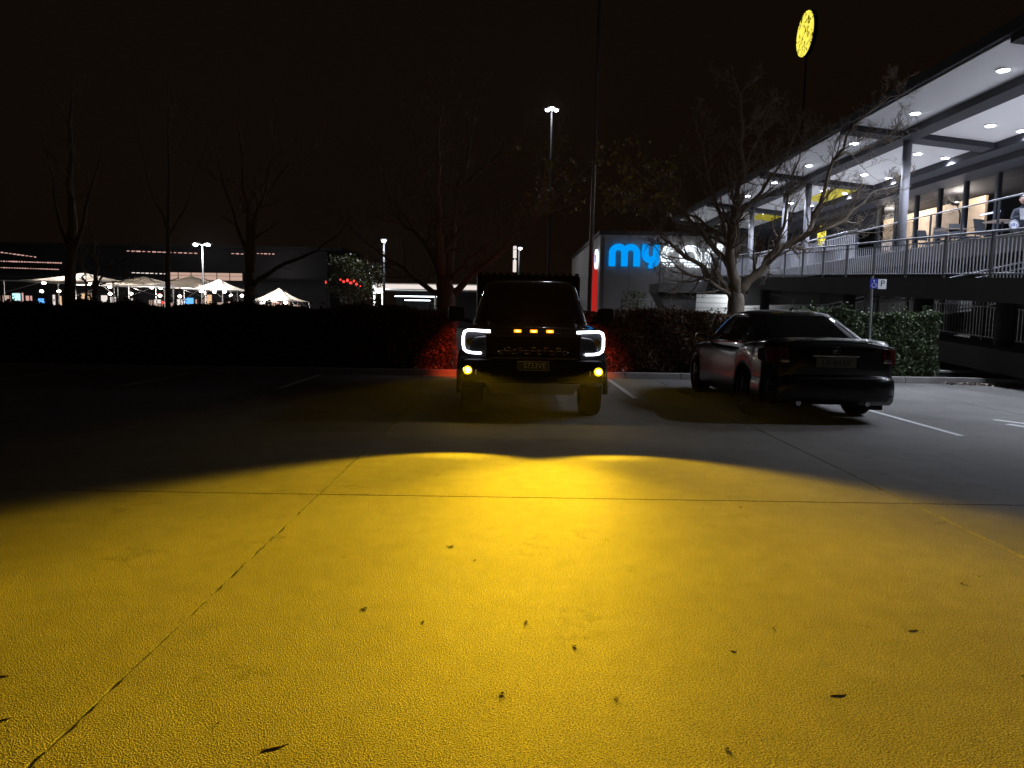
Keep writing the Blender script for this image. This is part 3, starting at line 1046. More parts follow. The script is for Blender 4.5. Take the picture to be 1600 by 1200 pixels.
def seeded_tree(name, label, seed, Y, trunk_px, trunk_r, limbs, depth=3, dens=1.0, tw=1.2, leaves=None, extra=None, barkm='bark'):
    T = Tree(seed); T.depth = depth
    base = at(*trunk_px[0], Y); base.z = 0.05
    root = thing(name, label, 'tree', base, group='bare trees along the planting bed')
    tp = [base] + [at(*p, Y) for p in trunk_px[1:]]
    tp = wobble(tp, T.r, .02, 3)
    n = len(tp)
    tm = MB().tube([p - base for p in tp], [trunk_r * (1.25 if i == 0 else 1.0) * (1 - .30 * i / (n - 1)) for i in range(n)], 14)
    tm.build('trunk', barkm, root, True)
    for (pl_, r0, r1) in limbs:
        off = T.r.uniform(-.9, .9)
        m = len(pl_)
        path = [at(*q, Y + off * (i / (m - 1)) * 1.2) for i, q in enumerate(pl_)]
        T.limb(path, r0, r1, dens, tw)
    cm = T.crown
    cm.v = [(a - base.x, b - base.y, c - base.z) for a, b, c in cm.v]
    cm.build('crown', 'twig', root, True)
    if leaves:
        lm = MB(); rr = random.Random(seed + 99)
        tips = [p for p in T.tips if leaves(p)]
        rr.shuffle(tips)
        for p in tips:
            for _ in range(rr.choice((1, 2, 2, 3))):
                q = p + Vector((rr.gauss(0, .05), rr.gauss(0, .05), rr.gauss(-.03, .05))) - base
                sz = rr.uniform(.03, .055)
                a = Vector((rr.gauss(0, 1), rr.gauss(0, 1), rr.gauss(0, 1))).normalized()
                b_ = a.orthogonal(); c_ = a.cross(b_)
                o = len(lm.v)
                lm.v += [(q - b_ * sz)[:], (q + c_ * sz * .6)[:], (q + b_ * sz)[:], (q - c_ * sz * .6)[:]]
                lm.f.append((o, o + 1, o + 2, o + 3))
        if lm.f:
            stuff(lm.build('leaves', 'yleaf', root, raw=True))
    return root


def inpx(p, x0, x1, y0, y1):
    q = CR.transposed() @ (p - Vector((0, 0, CAMH)))
    X, Y_ = 800 + F * q.x / -q.z, 600 - F * q.y / -q.z
    return x0 < X < x1 and y0 < Y_ < y1


seeded_tree('bare_tree', 'bare spreading tree behind the black sedan, lit by the canopy lights', 11, 17.9,
            [(1152, 500), (1150, 470), (1149, 450)], .235,
            [([(1148, 458), (1142, 415), (1140, 372), (1148, 330), (1158, 285), (1160, 205), (1150, 130)], .155, .015),
             ([(1154, 458), (1180, 430), (1213, 392), (1262, 365), (1282, 318), (1302, 250), (1335, 195), (1392, 150)], .12, .012),
             ([(1146, 458), (1120, 432), (1092, 412), (1060, 392), (1020, 352), (985, 312)], .095, .01),
             ([(1145, 468), (1112, 442), (1072, 426), (1035, 402)], .07, .012),
             ([(1143, 425), (1105, 372), (1062, 322), (1010, 282), (955, 240)], .085, .008),
             ([(1148, 335), (1190, 300), (1225, 250), (1250, 195)], .06, .008),
             ([(1141, 385), (1120, 320), (1102, 255), (1088, 180)], .07, .008),
             ([(1262, 365), (1320, 345), (1362, 302), (1402, 290)], .05, .008),
             ([(1213, 392), (1228, 330), (1240, 270), (1262, 215)], .05, .008),
             ([(1158, 285), (1180, 225), (1205, 160)], .04, .007),
             ([(1302, 250), (1345, 235), (1390, 215)], .035, .006),
             ([(1140, 372), (1090, 340), (1040, 330), (990, 345)], .05, .007)],
            depth=4, dens=1.0, tw=1.0, leaves=lambda p: inpx(p, 930, 1060, 210, 330) and rnd.random() < .14)
seeded_tree('bare_tree', 'bare tree standing just left behind the pickup truck', 12, 17.9,
            [(700, 500), (697, 460), (695, 435)], .27,
            [([(692, 440), (686, 380), (682, 300), (684, 230), (690, 140)], .16, .012),
             ([(699, 440), (708, 370), (712, 300), (735, 220), (750, 130)], .14, .012),
             ([(692, 445), (672, 395), (645, 360), (615, 330), (590, 240)], .10, .01),
             ([(690, 460), (655, 440), (620, 412), (580, 385), (540, 345)], .08, .008),
             ([(705, 460), (740, 425), (790, 385), (835, 340), (880, 300), (918, 262)], .10, .008),
             ([(702, 440), (730, 405), (770, 375), (800, 340)], .06, .008),
             ([(835, 340), (850, 290), (858, 240)], .04, .006),
             ([(682, 300), (650, 230), (630, 160)], .05, .007),
             ([(712, 300), (770, 250), (830, 200)], .05, .007)],
            depth=3, dens=.95, tw=1.05, leaves=lambda p: inpx(p, 800, 925, 200, 330) and rnd.random() < .18)
seeded_tree('bare_tree', 'bare tree beyond the hedge with one long low branch to its right', 13, 18.2,
            [(390, 500), (390, 460), (391, 425)], .16,
            [([(391, 430), (388, 350), (380, 260), (372, 160)], .10, .01),
             ([(392, 430), (398, 350), (412, 310), (425, 250), (440, 160)], .085, .01),
             ([(393, 448), (430, 420), (480, 398), (525, 370), (550, 340)], .07, .008),
             ([(389, 400), (365, 330), (345, 265), (330, 200)], .06, .008),
             ([(412, 310), (450, 260), (480, 235)], .04, .006)],
            depth=2, dens=.8, tw=1.0)
seeded_tree('bare_tree', 'thick dark trunk at the far left beyond the hedge', 14, 18.2,
            [(110, 500), (110, 440), (112, 370)], .15,
            [([(111, 380), (108, 280), (112, 150)], .13, .02), ([(112, 400), (135, 320), (160, 230)], .07, .01), ([(110, 390), (85, 310), (70, 230)], .06, .01)],
            depth=2, dens=.6)
seeded_tree('bare_tree', 'forked small dark trunk right of the thick far left trunk', 15, 18.6,
            [(148, 500), (149, 460), (150, 440)], .085,
            [([(150, 445), (146, 400), (140, 340)], .06, .01), ([(150, 452), (165, 442), (180, 440), (215, 430)], .03, .006),
             ([(134, 480), (134, 440), (128, 420), (118, 400)], .04, .008), ([(151, 450), (170, 415), (205, 400)], .03, .006)],
            depth=2, dens=.6, tw=.7)
seeded_tree('bare_tree', 'slender straight dark trunk between the two lit shade sails', 16, 18.4,
            [(262, 500), (262, 420), (263, 340)], .07,
            [([(263, 350), (264, 250), (262, 130)], .055, .01), ([(263, 370), (300, 290), (325, 220)], .03, .006), ([(262, 360), (230, 280), (215, 200)], .03, .006)],
            depth=2, dens=.6)


# ================================================================== RESTAURANT WITH CANOPY (right)
bld = thing('restaurant_building', 'restaurant building with white downlit canopy, dark beams and tall glass front', 'building', (0, 0, 0))
ZD = 3.4          # terrace level
XE, XB, XI, XG = 9.95, 11.63, 14.42, 15.6   # roof edge, column line, inner beam, glass line
def ZS(x): return 7.03 - .107 * (x - 9.95)    # the canopy tilts up towards the car park
ZC = 0.0
def tilt(mb):
    mb.v = [(a, b, c + ZS(a)) for a, b, c in mb.v]
    return mb
YB = [14.9, 22.5, 29.85, 37.9, 45.2]
# roof slab and soffit panels between the beams
tilt(MB().box(XE - .12, 15.3, 8.0, 46, .13, .20)).build('roof', 'beam', bld)
tilt(MB().box(XE - .20, XE - .125, 7.9, 46, -.02, .22)).build('fascia', 'beam', bld)
YBB = [8.0] + YB
for a, b in zip(YBB[:-1], YBB[1:]):
    tilt(MB().box(XE, XB - .233, a + .303, b - .303, 0, .04)).build('soffit_panel', 'soffit', bld)
    tilt(MB().box(XB + .233, XI - .253, a + .303, b - .303, 0, .04)).build('soffit_panel', 'soffit', bld)
for yb in YB:
    tilt(MB().box(XE - .10, XI + .10, yb - .30, yb + .30, -.16, .128)).build('cross_beam', 'beam', bld)
tilt(MB().box(XB - .23, XB + .23, 8, 46, -.20, .126)).build('long_beam', 'beam', bld)
tilt(MB().box(XI - .25, XI + .25, 8, 46, -.22, .124)).build('long_beam', 'beam', bld)
for yb in (22.5, 29.85, 32.3, 36.8, 40.5):
    MB().tube([(XB + .12, yb, ZD - .35), (XB + .12, yb, ZS(XB + .12) - .19)], .125, 16).build('column', 'greysteel', bld, True)
tilt(MB().box(13.2, 14.1, 30.4, 34.0, -.03, -.004)).build('yellow_glow_panel', 'yglow', bld)  # patches of yellow light on the ceiling, painted as coloured panels
tilt(MB().box(12.9, 14.1, 38.6, 41.0, -.03, -.004)).build('yellow_glow_panel', 'yglow', bld)
# terrace slab
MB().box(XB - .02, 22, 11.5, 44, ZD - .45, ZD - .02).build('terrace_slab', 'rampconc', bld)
MB().box(XB + .02, 22, 11.5, 44, ZD - .018, ZD).build('terrace_paving', 'deck', bld)
# glass front : header, mullions, panes
MB().box(XI + .253, XG + .3, 8, 46, 6.1, 6.85).build('header', 'beam', bld)
ym = [17.4, 19.1, 20.8, 22.45, 24.1, 25.8, 27.35, 28.9, 30.4, 31.9]
for a in ym:
    MB().box(XG - .06, XG + .09, a - .06, a + .06, ZD, 6.1).build('mullion', 'darksteel', bld)
for a, b in zip(ym[:-1], ym[1:]):
    MB().box(XG, XG + .02, a + .06, b - .06, ZD + .05, 6.1).build('pane', 'glass', bld)
MB().box(XG - .02, XG + .04, 17.4, 31.9, ZD, ZD + .05).build('sill_rail', 'darksteel', bld)
MB().box(XG, XG + .25, 31.9, 34.0, ZD, 6.1).build('wall', 'darkwall', bld)
MB().box(XG, XG + .25, 34.002, 46, ZD, 6.1).build('wall', 'darkwall', bld)
# interior
MB().box(15.95, 30, 12, 44, 6.3, 6.4).build('interior_ceiling', 'darkwall', bld)
MB().box(29.9, 30, 12, 44, ZD, 6.3).build('interior_wall', 'darkwall', bld)
for (pa, pb) in ((1538, 1512), (1511.5, 1477), (1476.5, 1441), (1440.5, 1406), (1405.5, 1362)):
    ya, yb2 = onplane_x(pa, 340, 18.6).y, onplane_x(pb, 340, 18.6).y
    MB().box(18.6, 18.7, ya, yb2, ZD, 5.05).build('beige_panel', 'beige', bld)
    MB().box(18.6, 18.7, ya, yb2, 5.07, 6.25).build('beige_panel', 'beige', bld)
MB().box(23.9, 24.0, 26, 36, 4.6, 5.4).build('menu_board', 'whiteshop', bld)
for (px, py, Y) in ((1531, 280, 28.0), (1577, 275, 26.2), (1547, 333, 27.5)):
    c = at(px, py, Y)
    MB().cbox(c, .05, 1.1, .05).build('tube_light', 'tube', bld)
for (yy, pw) in ((29.0, 700), (34.0, 700), (38.0, 400)):
    lamp('room_light', 'POINT', (17.2, yy, 5.9), pw, (1.0, .86, .66), bld, .25)
# undercroft
MB().box(14.6, 15.0, 24, 43, -.05, ZD - .46).build('undercroft_wall', 'greywall', bld)
for yb in (16.5, 24.5, 32.5):
    MB().tube([(14.5, yb, -.05), (14.5, yb, ZD - .46)], .3, 18).build('pier', 'rampconc', bld, True)

MB().box(12.82, 12.95, 11.6, 43, 1.9, ZD - .452).build('batten_screen', 'rampconc', bld)  # added dark wall that screens the batten tubes from view
for yb in (15.0, 18.5, 22.0, 26.5):
    b_ = MB().box(-.06, .06, -.6, .6, -.06, 0).build('batten_lamp', 'signwhite', bld, False, (13.4, yb, ZD - .455))
    MB().box(-.04, .04, -.55, .55, -.085, -.062).build('tube', 'tube', b_)
    lamp('batten_light', 'POINT', (0, 0, -.2), 70, (.85, .9, 1.0), b_, .2)
# downlights
dl = None
rows = [(10.85, [9.75 + 3.58 * k for k in range(9)], 'over the ramp'), (13.05, [9.85 + 3.62 * k for k in range(9)], 'over the terrace'), (14.0, [13.6 + 3.6 * k for k in range(7)], 'by the glass')]
for xr, ys, where in rows:
    for y in ys:
        y0 = y
        if any(abs(y - q) < .45 for q in YB):
            y += .6
        if dl is None:
            dl = thing('downlight', '', 'downlight', (xr, y, ZS(xr)))
            MB().disc((0, 0, -.012), .15, 'z', .02, 20).build('trim_ring', 'signwhite', dl)
            MB().disc((0, 0, -.03), .115, 'z', .012, 20).build('lens', 'downlight', dl)
            lamp('downlight_beam', 'SPOT', (0, 0, -.06), 760.0, (.80, .86, 1.0), dl, .10, R(142), .6)
            o = dl
        else:
            o = copy_tree(dl)
            o.location = (xr, y, ZS(xr))
        ORD = ('nearest', 'second nearest', 'third', 'fourth', 'fifth', 'sixth', 'seventh', 'eighth', 'ninth')[ys.index(y0)]
        tag(o, ORD + {'over the ramp': ' white downlight of the outer row along the roof edge',
                'over the terrace': ' white downlight of the middle row under the canopy',
                'by the glass': ' white downlight of the inner row beside the glass front'}[where], 'downlight', 'canopy downlights ' + where)


# ---------------------------------------------------------------- railings
def railing(label, path, h=1.05, gap=.125, post_every=1.75, name='railing', rail_m='baluster'):
    """path: list of (x,y,z) along the foot of the railing"""
    path = [Vector(p) for p in path]
    base = path[0]
    t = thing(name, label, 'railing', base, group='steel ramp railings')
    P = [p - base for p in path]
    up = Vector((0, 0, h))
    MB().tube([p + up for p in P], .026, 8).build('top_rail', rail_m, t, True)
    MB().tube([p + Vector((0, 0, .09)) for p in P], .018, 6).build('bottom_rail', rail_m, t, True)
    MB().tube([p + Vector((0, 0, h - .14)) for p in P], .014, 6).build('mid_rail', rail_m, t, True)
    bal = MB().box(-.011, .011, -.011, .011, .09, h - .14).mesh('baluster', 'baluster')
    post = MB().box(-.026, .026, -.026, .026, -.12, h).mesh('post', 'darksteel')
    acc_b, acc_p = 0.0, post_every
    nb = 0
    for a, b in zip(P[:-1], P[1:]):
        L_ = (b - a).length
        s = 0.0
        while s < L_:
            p = a.lerp(b, s / L_)
            if acc_p >= post_every:
                link('post', post, t, p); acc_p = 0
            elif nb < 290:
                link('baluster', bal, t, p); nb += 1
            s += gap; acc_p += gap
    link('post', post, t, P[-1])
    return t


def ramp_z(y): return 3.24 - 1.0 + (y - 15.15) * .0475
XR = 10.4
def ramp(label, x0, x1, ya, za, yb, zb, depth=.5):
    t = MB().add([(x0, ya, za - depth), (x1, ya, za - depth), (x1, ya, za), (x0, ya, za),
                  (x0, yb, zb - depth), (x1, yb, zb - depth), (x1, yb, zb), (x0, yb, zb)],
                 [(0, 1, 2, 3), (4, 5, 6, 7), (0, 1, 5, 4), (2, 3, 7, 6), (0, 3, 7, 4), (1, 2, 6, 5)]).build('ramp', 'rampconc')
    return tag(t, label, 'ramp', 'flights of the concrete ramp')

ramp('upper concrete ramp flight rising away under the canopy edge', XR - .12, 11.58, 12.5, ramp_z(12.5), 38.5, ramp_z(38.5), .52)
railing('grey steel railing along the outer edge of the upper ramp', [(XR, 12.6, ramp_z(12.6) + .002), (XR, 38.4, ramp_z(38.4) + .002)], 1.0, gap=.125)
railing('grey steel railing along the terrace edge behind the upper ramp', [(12.1, 26.2, ZD), (12.1, 38.0, ZD)], gap=.15, post_every=2.4)
gb = thing('glass_balustrade', 'clear glass balustrade with slim top rail along the near terrace edge', 'balustrade', (12.1, 12.6, ZD))
for k in range(9):
    MB().box(-.006, .006, k * 1.5 + .03, k * 1.5 + 1.47, .06, .93).build('pane', 'glass', gb)
for k in range(10):
    MB().box(-.02, .02, k * 1.5 - .02, k * 1.5 + .02, 0, .95).build('post', 'darksteel', gb)
MB().tube([(0, -.05, .97), (0, 13.55, .97)], .022, 8).build('top_rail', 'baluster', gb)
def lz(y): return 1.55 - (y - 19.0) * .085
ramp('middle concrete ramp flight sloping down away beneath the upper ramp', 11.6, 12.75, 13.0, lz(13), 31.0, lz(31), .45)
railing('grey steel railing of the middle ramp flight seen below the upper ramp', [(11.68, 13.1, lz(13.1) + .002), (11.68, 30.8, lz(30.8) + .002)], .97, gap=.125)
def tz(y): return .88 + (y - 18) * .055
ramp('lowest concrete ramp flight near the kerb at the right', 10.3, 11.55, 12.5, tz(12.5), 24.0, tz(24), .5)
railing('grey steel railing of the lowest ramp flight at the far right', [(11.45, 12.6, tz(12.6) + .002), (11.45, 23.9, tz(23.9) + .002)], .95, gap=.125)
for (x, y, r_, zt, lb) in ((10.95, 16.3, .20, ramp_z(16.4) - .53, 'thick dark round pier under the ramps at the right edge'),
                           (10.95, 19.6, .24, ramp_z(20.7) - .53, 'dark round pier under the upper ramp right of the parking sign'),
                           (10.95, 24.0, .2, ramp_z(25.4) - .53, 'dark round pier under the upper ramp behind the parking sign'),
                           (10.95, 32.0, .2, ramp_z(33) - .53, 'far dark round pier under the upper ramp near its landing')):
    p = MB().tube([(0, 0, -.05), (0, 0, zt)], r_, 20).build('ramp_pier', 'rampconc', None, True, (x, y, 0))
    tag(p, lb, 'pier', 'piers under the ramps')
# landing at the top of the ramp, in front of the lettered wall
ZL = 3.0
ld_ = MB().box(7.6, 12.3, 38.6, 41.2, ZL - .5, ZL)
ld_.build('landing', 'rampconc')
tag(bpy.data.objects['landing'], 'concrete landing at the far top of the ramp below the lit letters', 'landing')
railing('short grey railing on the far landing below the lit letters', [(7.65, 38.65, ZL + .002), (11.1, 38.65, ZL + .002)], gap=.15, post_every=1.2)
wed = MB().prism([(7.6, ZL - .502), (9.7, ZL - .502), (9.6, -.05), (9.0, -.05)], 38.9, 40.9)
tag(wed.build('landing_support', 'rampconc'), 'dark sloping concrete support under the far landing', 'support')
# low retaining edges by the kerb at the right
for k, (y0, y1, z) in enumerate(((16.6, 16.8, .16), (18.2, 18.4, .30))):
    o = MB().box(9.3, 16, y0, y1, -.05, z).build('retaining_wall', 'rampconc')
    tag(o, ['low pale retaining edge at the foot of the ramps, nearer the kerb', 'second low retaining edge behind the first, at the foot of the ramps'][k], 'wall', 'retaining edges')
    MB().box(9.25, 16.05, y0 - .04, y1 + .04, z + .002, z + .04).build('coping', 'kerb', o)

# lit white undercroft shop below the ramp
uc = thing('undercroft_shop', 'white lit shopfront in the undercroft below the ramp, behind the bare tree', 'shopfront', (11.5, 43.6, 0))
for k, (z0, z1) in enumerate(((.0, 1.75), (1.78, 2.05), (2.08, 2.35), (2.38, 2.7))):
    MB().box(-1.5, 4.2, 0, .15, z0, z1).build('wall_panel', 'whitewall', uc)
MB().box(-1.6, 4.3, -1.2, .2, 2.72, 2.9).build('awning', 'darksteel', uc)
MB().box(-1.2, 3.9, -.9, -.8, 2.64, 2.70).build('strip_lamp', 'tube', uc)
lamp('strip_light', 'POINT', (1.4, -1.0, 2.45), 200, (.9, .95, 1.0), uc, .3)

# ---------------------------------------------------------------- lettered building
lb_ = thing('workshop_building', 'grey rendered workshop wall below the large lit lettering', 'building', (5.35, 46, 0))
MB().box(0, 9.5, .0, 22, -.05, 6.2).build('wall', 'greywall', lb_)
MB().box(-.08, 9.6, -.06, 22.05, 6.21, 6.45).build('parapet_cap', 'darksteel', lb_)
MB().tube([(.28, -.07, 0), (.28, -.07, 6.0)], .05, 8).build('downpipe', 'greysteel', lb_)
for k in range(4):
    MB().box(2.2 * k + 1.8, 2.2 * k + 1.815, -.012, -.003, 0, 6.2).build('panel_joint', 'darkwall', lb_)
rs = MB().box(-.10, -.005, 1.0, 4.2, .3, 5.2).build('red_light_box', 'redbox')
rs.location = (5.35, 46, 0)
tag(rs, 'glowing red vertical sign panel on the side of the workshop, beside the truck roof', 'sign')
o = MB().disc((0, 0, 0), .62, 'x', .12, 24).build('round_wall_sign', 'whitesign', None, False, (5.22, 46.8, 4.75))
tag(o, 'small round white and blue lit sign on the workshop corner', 'sign')
text_mesh('10', .8, 'bluesign', 'lettering', o, Matrix.Translation((-.075, 0, 0)) @ Matrix.Rotation(-math.pi / 2, 4, 'Z') @ Matrix.Rotation(math.pi / 2, 4, 'X'), .01)

sg = thing('wall_lettering', 'large lit wall lettering, two blue letters then three white letters', 'sign', (0, 0, 0))
YS = 45.9
pA, pB = at(951, 417, YS), at(1122, 417, YS)
U = (at(1000, 382, YS).z - at(1000, 417, YS).z)     # x-height
x0 = pA.x
zb = (pA.z + pB.z) / 2
SWd = .285 * U


def arc(cx, cz, r, a0, a1, n=18, sx=1.0):
    return [(cx + sx * r * math.cos(R(a0 + (a1 - a0) * k / n)), cz + r * math.sin(R(a0 + (a1 - a0) * k / n))) for k in range(n + 1)]


def strokes(name, paths, m, wd, x):
    mb = MB()
    for j, path in enumerate(paths):
        n = len(path)
        Lft, Rgt = [], []
        for i, p in enumerate(path):
            a = path[max(0, i - 1)]; b = path[min(n - 1, i + 1)]
            dx, dz = b[0] - a[0], b[1] - a[1]
            l = math.hypot(dx, dz) or 1
            nx_, nz_ = -dz / l, dx / l
            Lft.append((x + (p[0] + nx_ * wd / 2), zb + p[1] + nz_ * wd / 2))
            Rgt.append((x + (p[0] - nx_ * wd / 2), zb + p[1] - nz_ * wd / 2))
        yf_, yb_ = YS - .10 - .004 * j, YS + .08
        for i in range(n - 1):
            q = [Lft[i], Lft[i + 1], Rgt[i + 1], Rgt[i]]
            mb.add([(a, yf_, b) for a, b in q] + [(a, yb_, b) for a, b in q],
                   [(0, 1, 2, 3), (7, 6, 5, 4), (0, 4, 5, 1), (2, 6, 7, 3), (1, 5, 6, 2), (3, 7, 4, 0)])
    return mb.build(name, m, sg, raw=True)


W_ = SWd
h2 = W_ / 2
rm = (1.40 * U - W_) / 4
ry = (.78 * U - W_) / 2
rcc = (.86 * U - W_) / 2
strokes('letter', [[(h2, 0), (h2, U - rm - h2)] + arc(h2 + rm, U - rm - h2, rm, 180, 0) + [(h2 + 2 * rm, 0)],
                   [(h2 + 2 * rm, U - rm - h2)] + arc(h2 + 3 * rm, U - rm - h2, rm, 180, 0) + [(h2 + 4 * rm, 0)]], 'bluesign', W_, x0)
xy = x0 + 4 * rm + W_ + .09 * U
rm = ry
strokes('letter', [[(h2, U)] + arc(h2 + rm, .30 * U + rm, rm, 180, 360)[0:] + [(h2 + 2 * rm, U)],
                   [(h2 + 2 * rm, .3 * U + rm), (h2 + 2 * rm, .30 * U)] + arc(h2 + rm * 1.05, .30 * U, rm * .95, 0, -110, 12)], 'bluesign', W_, xy)
xc = xy + 2 * rm + W_ + .07 * U
rc = (U - W_) / 2
strokes('letter', [arc(rcc + h2, U / 2, rc, 50, 310, 26, rcc / rc)], 'whitesign', W_, xc)
xa = xc + 2 * rcc + W_ * .95
strokes('letter', [arc(rc + h2, U / 2, rc, 0, 360, 30), [(h2 + 2 * rc, U * .62), (h2 + 2 * rc, 0)]], 'whitesign', W_, xa)
xr_ = xa + 2 * rc + W_ + .14 * U
strokes('letter', [[(h2, 0), (h2, U * .55)] + arc(h2 + rc * .8, U * .52, rc * .8, 180, 95, 10), arc(h2 + rc * 1.35, U - h2 * .9, W_ * .22, 0, 360, 14)], 'whitesign', W_ * .95, xr_)
lamp('letter_glow', 'POINT', (x0 + 2, YS - .6, zb + U / 2), 5, (.25, .55, 1.0), sg, .5)
lamp('letter_glow', 'POINT', (xa, YS - .6, zb + U / 2), 4, (.9, .95, 1.0), sg, .5)
lamp('wall_washer', 'POINT', (x0 + 3.5, YS - 2.5, 5.6), 24, (1.0, .93, .84), lb_, .3).matrix_parent_inverse = lb_.matrix_basis.inverted()

# small fence and plants before that wall
railing('short steel fence in front of the grey workshop wall', [(6.4, 43.5, 1.2), (8.2, 43.5, 1.2)], h=1.0, gap=.16, post_every=.9)
for i, (px, py) in enumerate(((985, 462), (998, 458))):
    b0 = at(px, py, 44.3)
    t = thing('potted_shrub', ['small leafy shrub behind the short fence, left one', 'small leafy shrub behind the short fence, right one'][i], 'shrub', (b0.x, 44.3, -.05))
    st_ = MB()
    for k in range(5):
        st_.tube([(0, 0, 0), (rnd.uniform(-.1, .1), rnd.uniform(-.1, .1), 1.4), (rnd.uniform(-.4, .4), rnd.uniform(-.3, .3), 2.4 + rnd.uniform(-.2, .3))], [.03, .02, .01], 5)
    st_.build('stem', 'twig', t)
    stuff(leaf_cloud(260, (-.45, .45, -.35, .35, 1.6, 2.75), .09, 40 + i, surf=0).build('foliage', 'gleaf', t, raw=True))


# ---------------------------------------------------------------- round yellow signs
def round_sign(loc, r, label, mast=0):
    t = thing('round_yellow_sign', label, 'sign', loc)
    MB().disc((.08, 0, 0), r, 'x', .16, 40).build('case', 'darksteel', t)
    if mast:
        MB().tube([(.09, 0, -r * .9), (.09, 0, -mast)], .04, 8).build('mast', 'darkwall', t)
    MB().disc((-.012, 0, 0), r * .975, 'x', .02, 40).build('face', 'ysign', t)
    return t

c = onplane_x(1258, 53, 11.9)
round_sign(c, .90, 'large round yellow lit sign high above the canopy roof', c.z - ZS(11.9) - .5)
c = onplane_x(1284, 368, XG - .2)
round_sign(c, .52, 'small round yellow lit sign on the wall behind the ramp railing')


# ---------------------------------------------------------------- terrace furniture
def make_chair(label):
    t = thing('chair', label, 'chair', (0, 0, 0), group='terrace chairs')
    MB().bevbox(-.22, .22, -.22, .22, .43, .47, .015).build('seat', 'chair', t)
    MB().add([(-.21, -.20, .56), (.21, -.20, .56), (.21, -.30, .90), (-.21, -.30, .90), (-.21, -.17, .56), (.21, -.17, .56), (.21, -.27, .90), (-.21, -.27, .90)],
             [(0, 1, 2, 3), (7, 6, 5, 4), (0, 4, 5, 1), (2, 6, 7, 3), (1, 5, 6, 2), (3, 7, 4, 0)]).build('backrest', 'chair', t)
    for sx_ in (-1, 1):
        MB().tube([(sx_ * .2, .2, 0), (sx_ * .19, .18, .44)], .014, 6).build('leg', 'chair', t)
        MB().tube([(sx_ * .2, -.22, 0), (sx_ * .19, -.19, .44), (sx_ * .19, -.24, .70)], .014, 6).build('leg', 'chair', t)
    return t


ch0 = None
chairs = [(1450, 24.6, 200, 'dark terrace chair farthest along the railing'), (1472, 23.8, 160, 'dark terrace chair second from the canopy column'),
          (1499, 22.7, 170, 'dark terrace chair in front of the beige panels, middle of the row'), (1517, 22.6, 80, 'dark terrace chair turned side-on in the middle of the row'),
          (1541, 21.6, 200, 'dark terrace chair with tilted back nearest the glass mullion')]
for i, (px, Y, a, lab) in enumerate(chairs):
    X = at(px, 366, Y).x
    if ch0 is None:
        o = ch0 = make_chair(lab)
    else:
        o = copy_tree(ch0); o['label'] = lab
    o.location = (X, Y, ZD + .001); o.rotation_euler = (0, 0, R(a))
for i, (px, Y, lab) in enumerate(((1485, 23.2, 'small square terrace table between the left dark chairs'), (1565, 21.0, 'small square terrace table in front of the seated person'))):
    X = at(px, 366, Y).x
    t = thing('table', lab, 'table', (X, Y, ZD + .001), group='terrace tables')
    MB().bevbox(-.35, .35, -.35, .35, .72, .75, .01).build('table_top', 'tabletop', t)
    MB().tube([(0, 0, .02), (0, 0, .72)], .03, 8).build('pedestal', 'chair', t)
    MB().disc((0, 0, .012), .25, 'z', .02, 20).build('foot', 'chair', t)

# wall fan behind the glass
c = onplane_x(1487, 318, 17.0)
fan = thing('wall_fan', 'large caged wall fan hanging in front of the beige panels', 'fan', c)
cage = MB()
for rr_ in (.42, .30, .16):
    cage.tube([(0, rr_ * math.cos(2 * math.pi * k / 32), rr_ * math.sin(2 * math.pi * k / 32)) for k in range(33)], .008, 5)
for k in range(16):
    a = 2 * math.pi * k / 16
    cage.tube([(0, .06 * math.cos(a), .06 * math.sin(a)), (-.05, .25 * math.cos(a), .25 * math.sin(a)), (0, .42 * math.cos(a), .42 * math.sin(a))], .003, 4)
cage.build('cage', 'darksteel', fan)
for k in range(3):
    a = 2 * math.pi * k / 3 + .4
    e1 = Vector((0, math.cos(a), math.sin(a))); e2 = Vector((0.3, -math.sin(a), math.cos(a)))
    q = [e1 * .05 - e2 * .03, e1 * .33 - e2 * .10, e1 * .36 + e2 * .06, e1 * .05 + e2 * .03]
    MB().add([(p + Vector((.05, 0, 0)))[:] for p in q] + [(p + Vector((.058, 0, 0)))[:] for p in q],
             [(0, 1, 2, 3), (7, 6, 5, 4), (0, 4, 5, 1), (2, 6, 7, 3), (1, 5, 6, 2), (3, 7, 4, 0)]).build('blade', 'darksteel', fan)
MB().tube([(.02, 0, 0), (.26, 0, 0)], .08, 12).build('motor', 'darksteel', fan)
MB().tube([(.2, 0, 0), (.3, -.1, -.4), (.3, -.1, c.z * 0 - (c.z - ZD))], .03, 8).build('stand', 'darksteel', fan)

# round blue and white badge tied to the railing
c = onplane_x(1584, 351, XR - .05)
bd = thing('round_badge_sign', 'small round blue and white sign fixed above the upper ramp railing', 'sign', c)
ang = -math.atan2(1, 1.2)
m = MB().disc((0, 0, 0), .10, 'y', .008, 24).build('plate', 'signwhite', bd)
MB().tube([(.085 * math.cos(2 * math.pi * k / 24), -.006, .085 * math.sin(2 * math.pi * k / 24)) for k in range(25)], .006, 5).build('ring', 'logoblue', bd)
for k, (a, b, w2, h_) in enumerate(((-.02, 0, .016, .07), (.012, 0, .016, .07), (-.055, -.01, .012, .05), (.05, -.01, .012, .05))):
    MB().cbox((a, -.006, b), w2, .006, h_).build('mark', 'logoblue', bd)
MB().tube([(0, .01, -.09), (0, .01, -.24)], .006, 5).build('bracket', 'darksteel', bd)


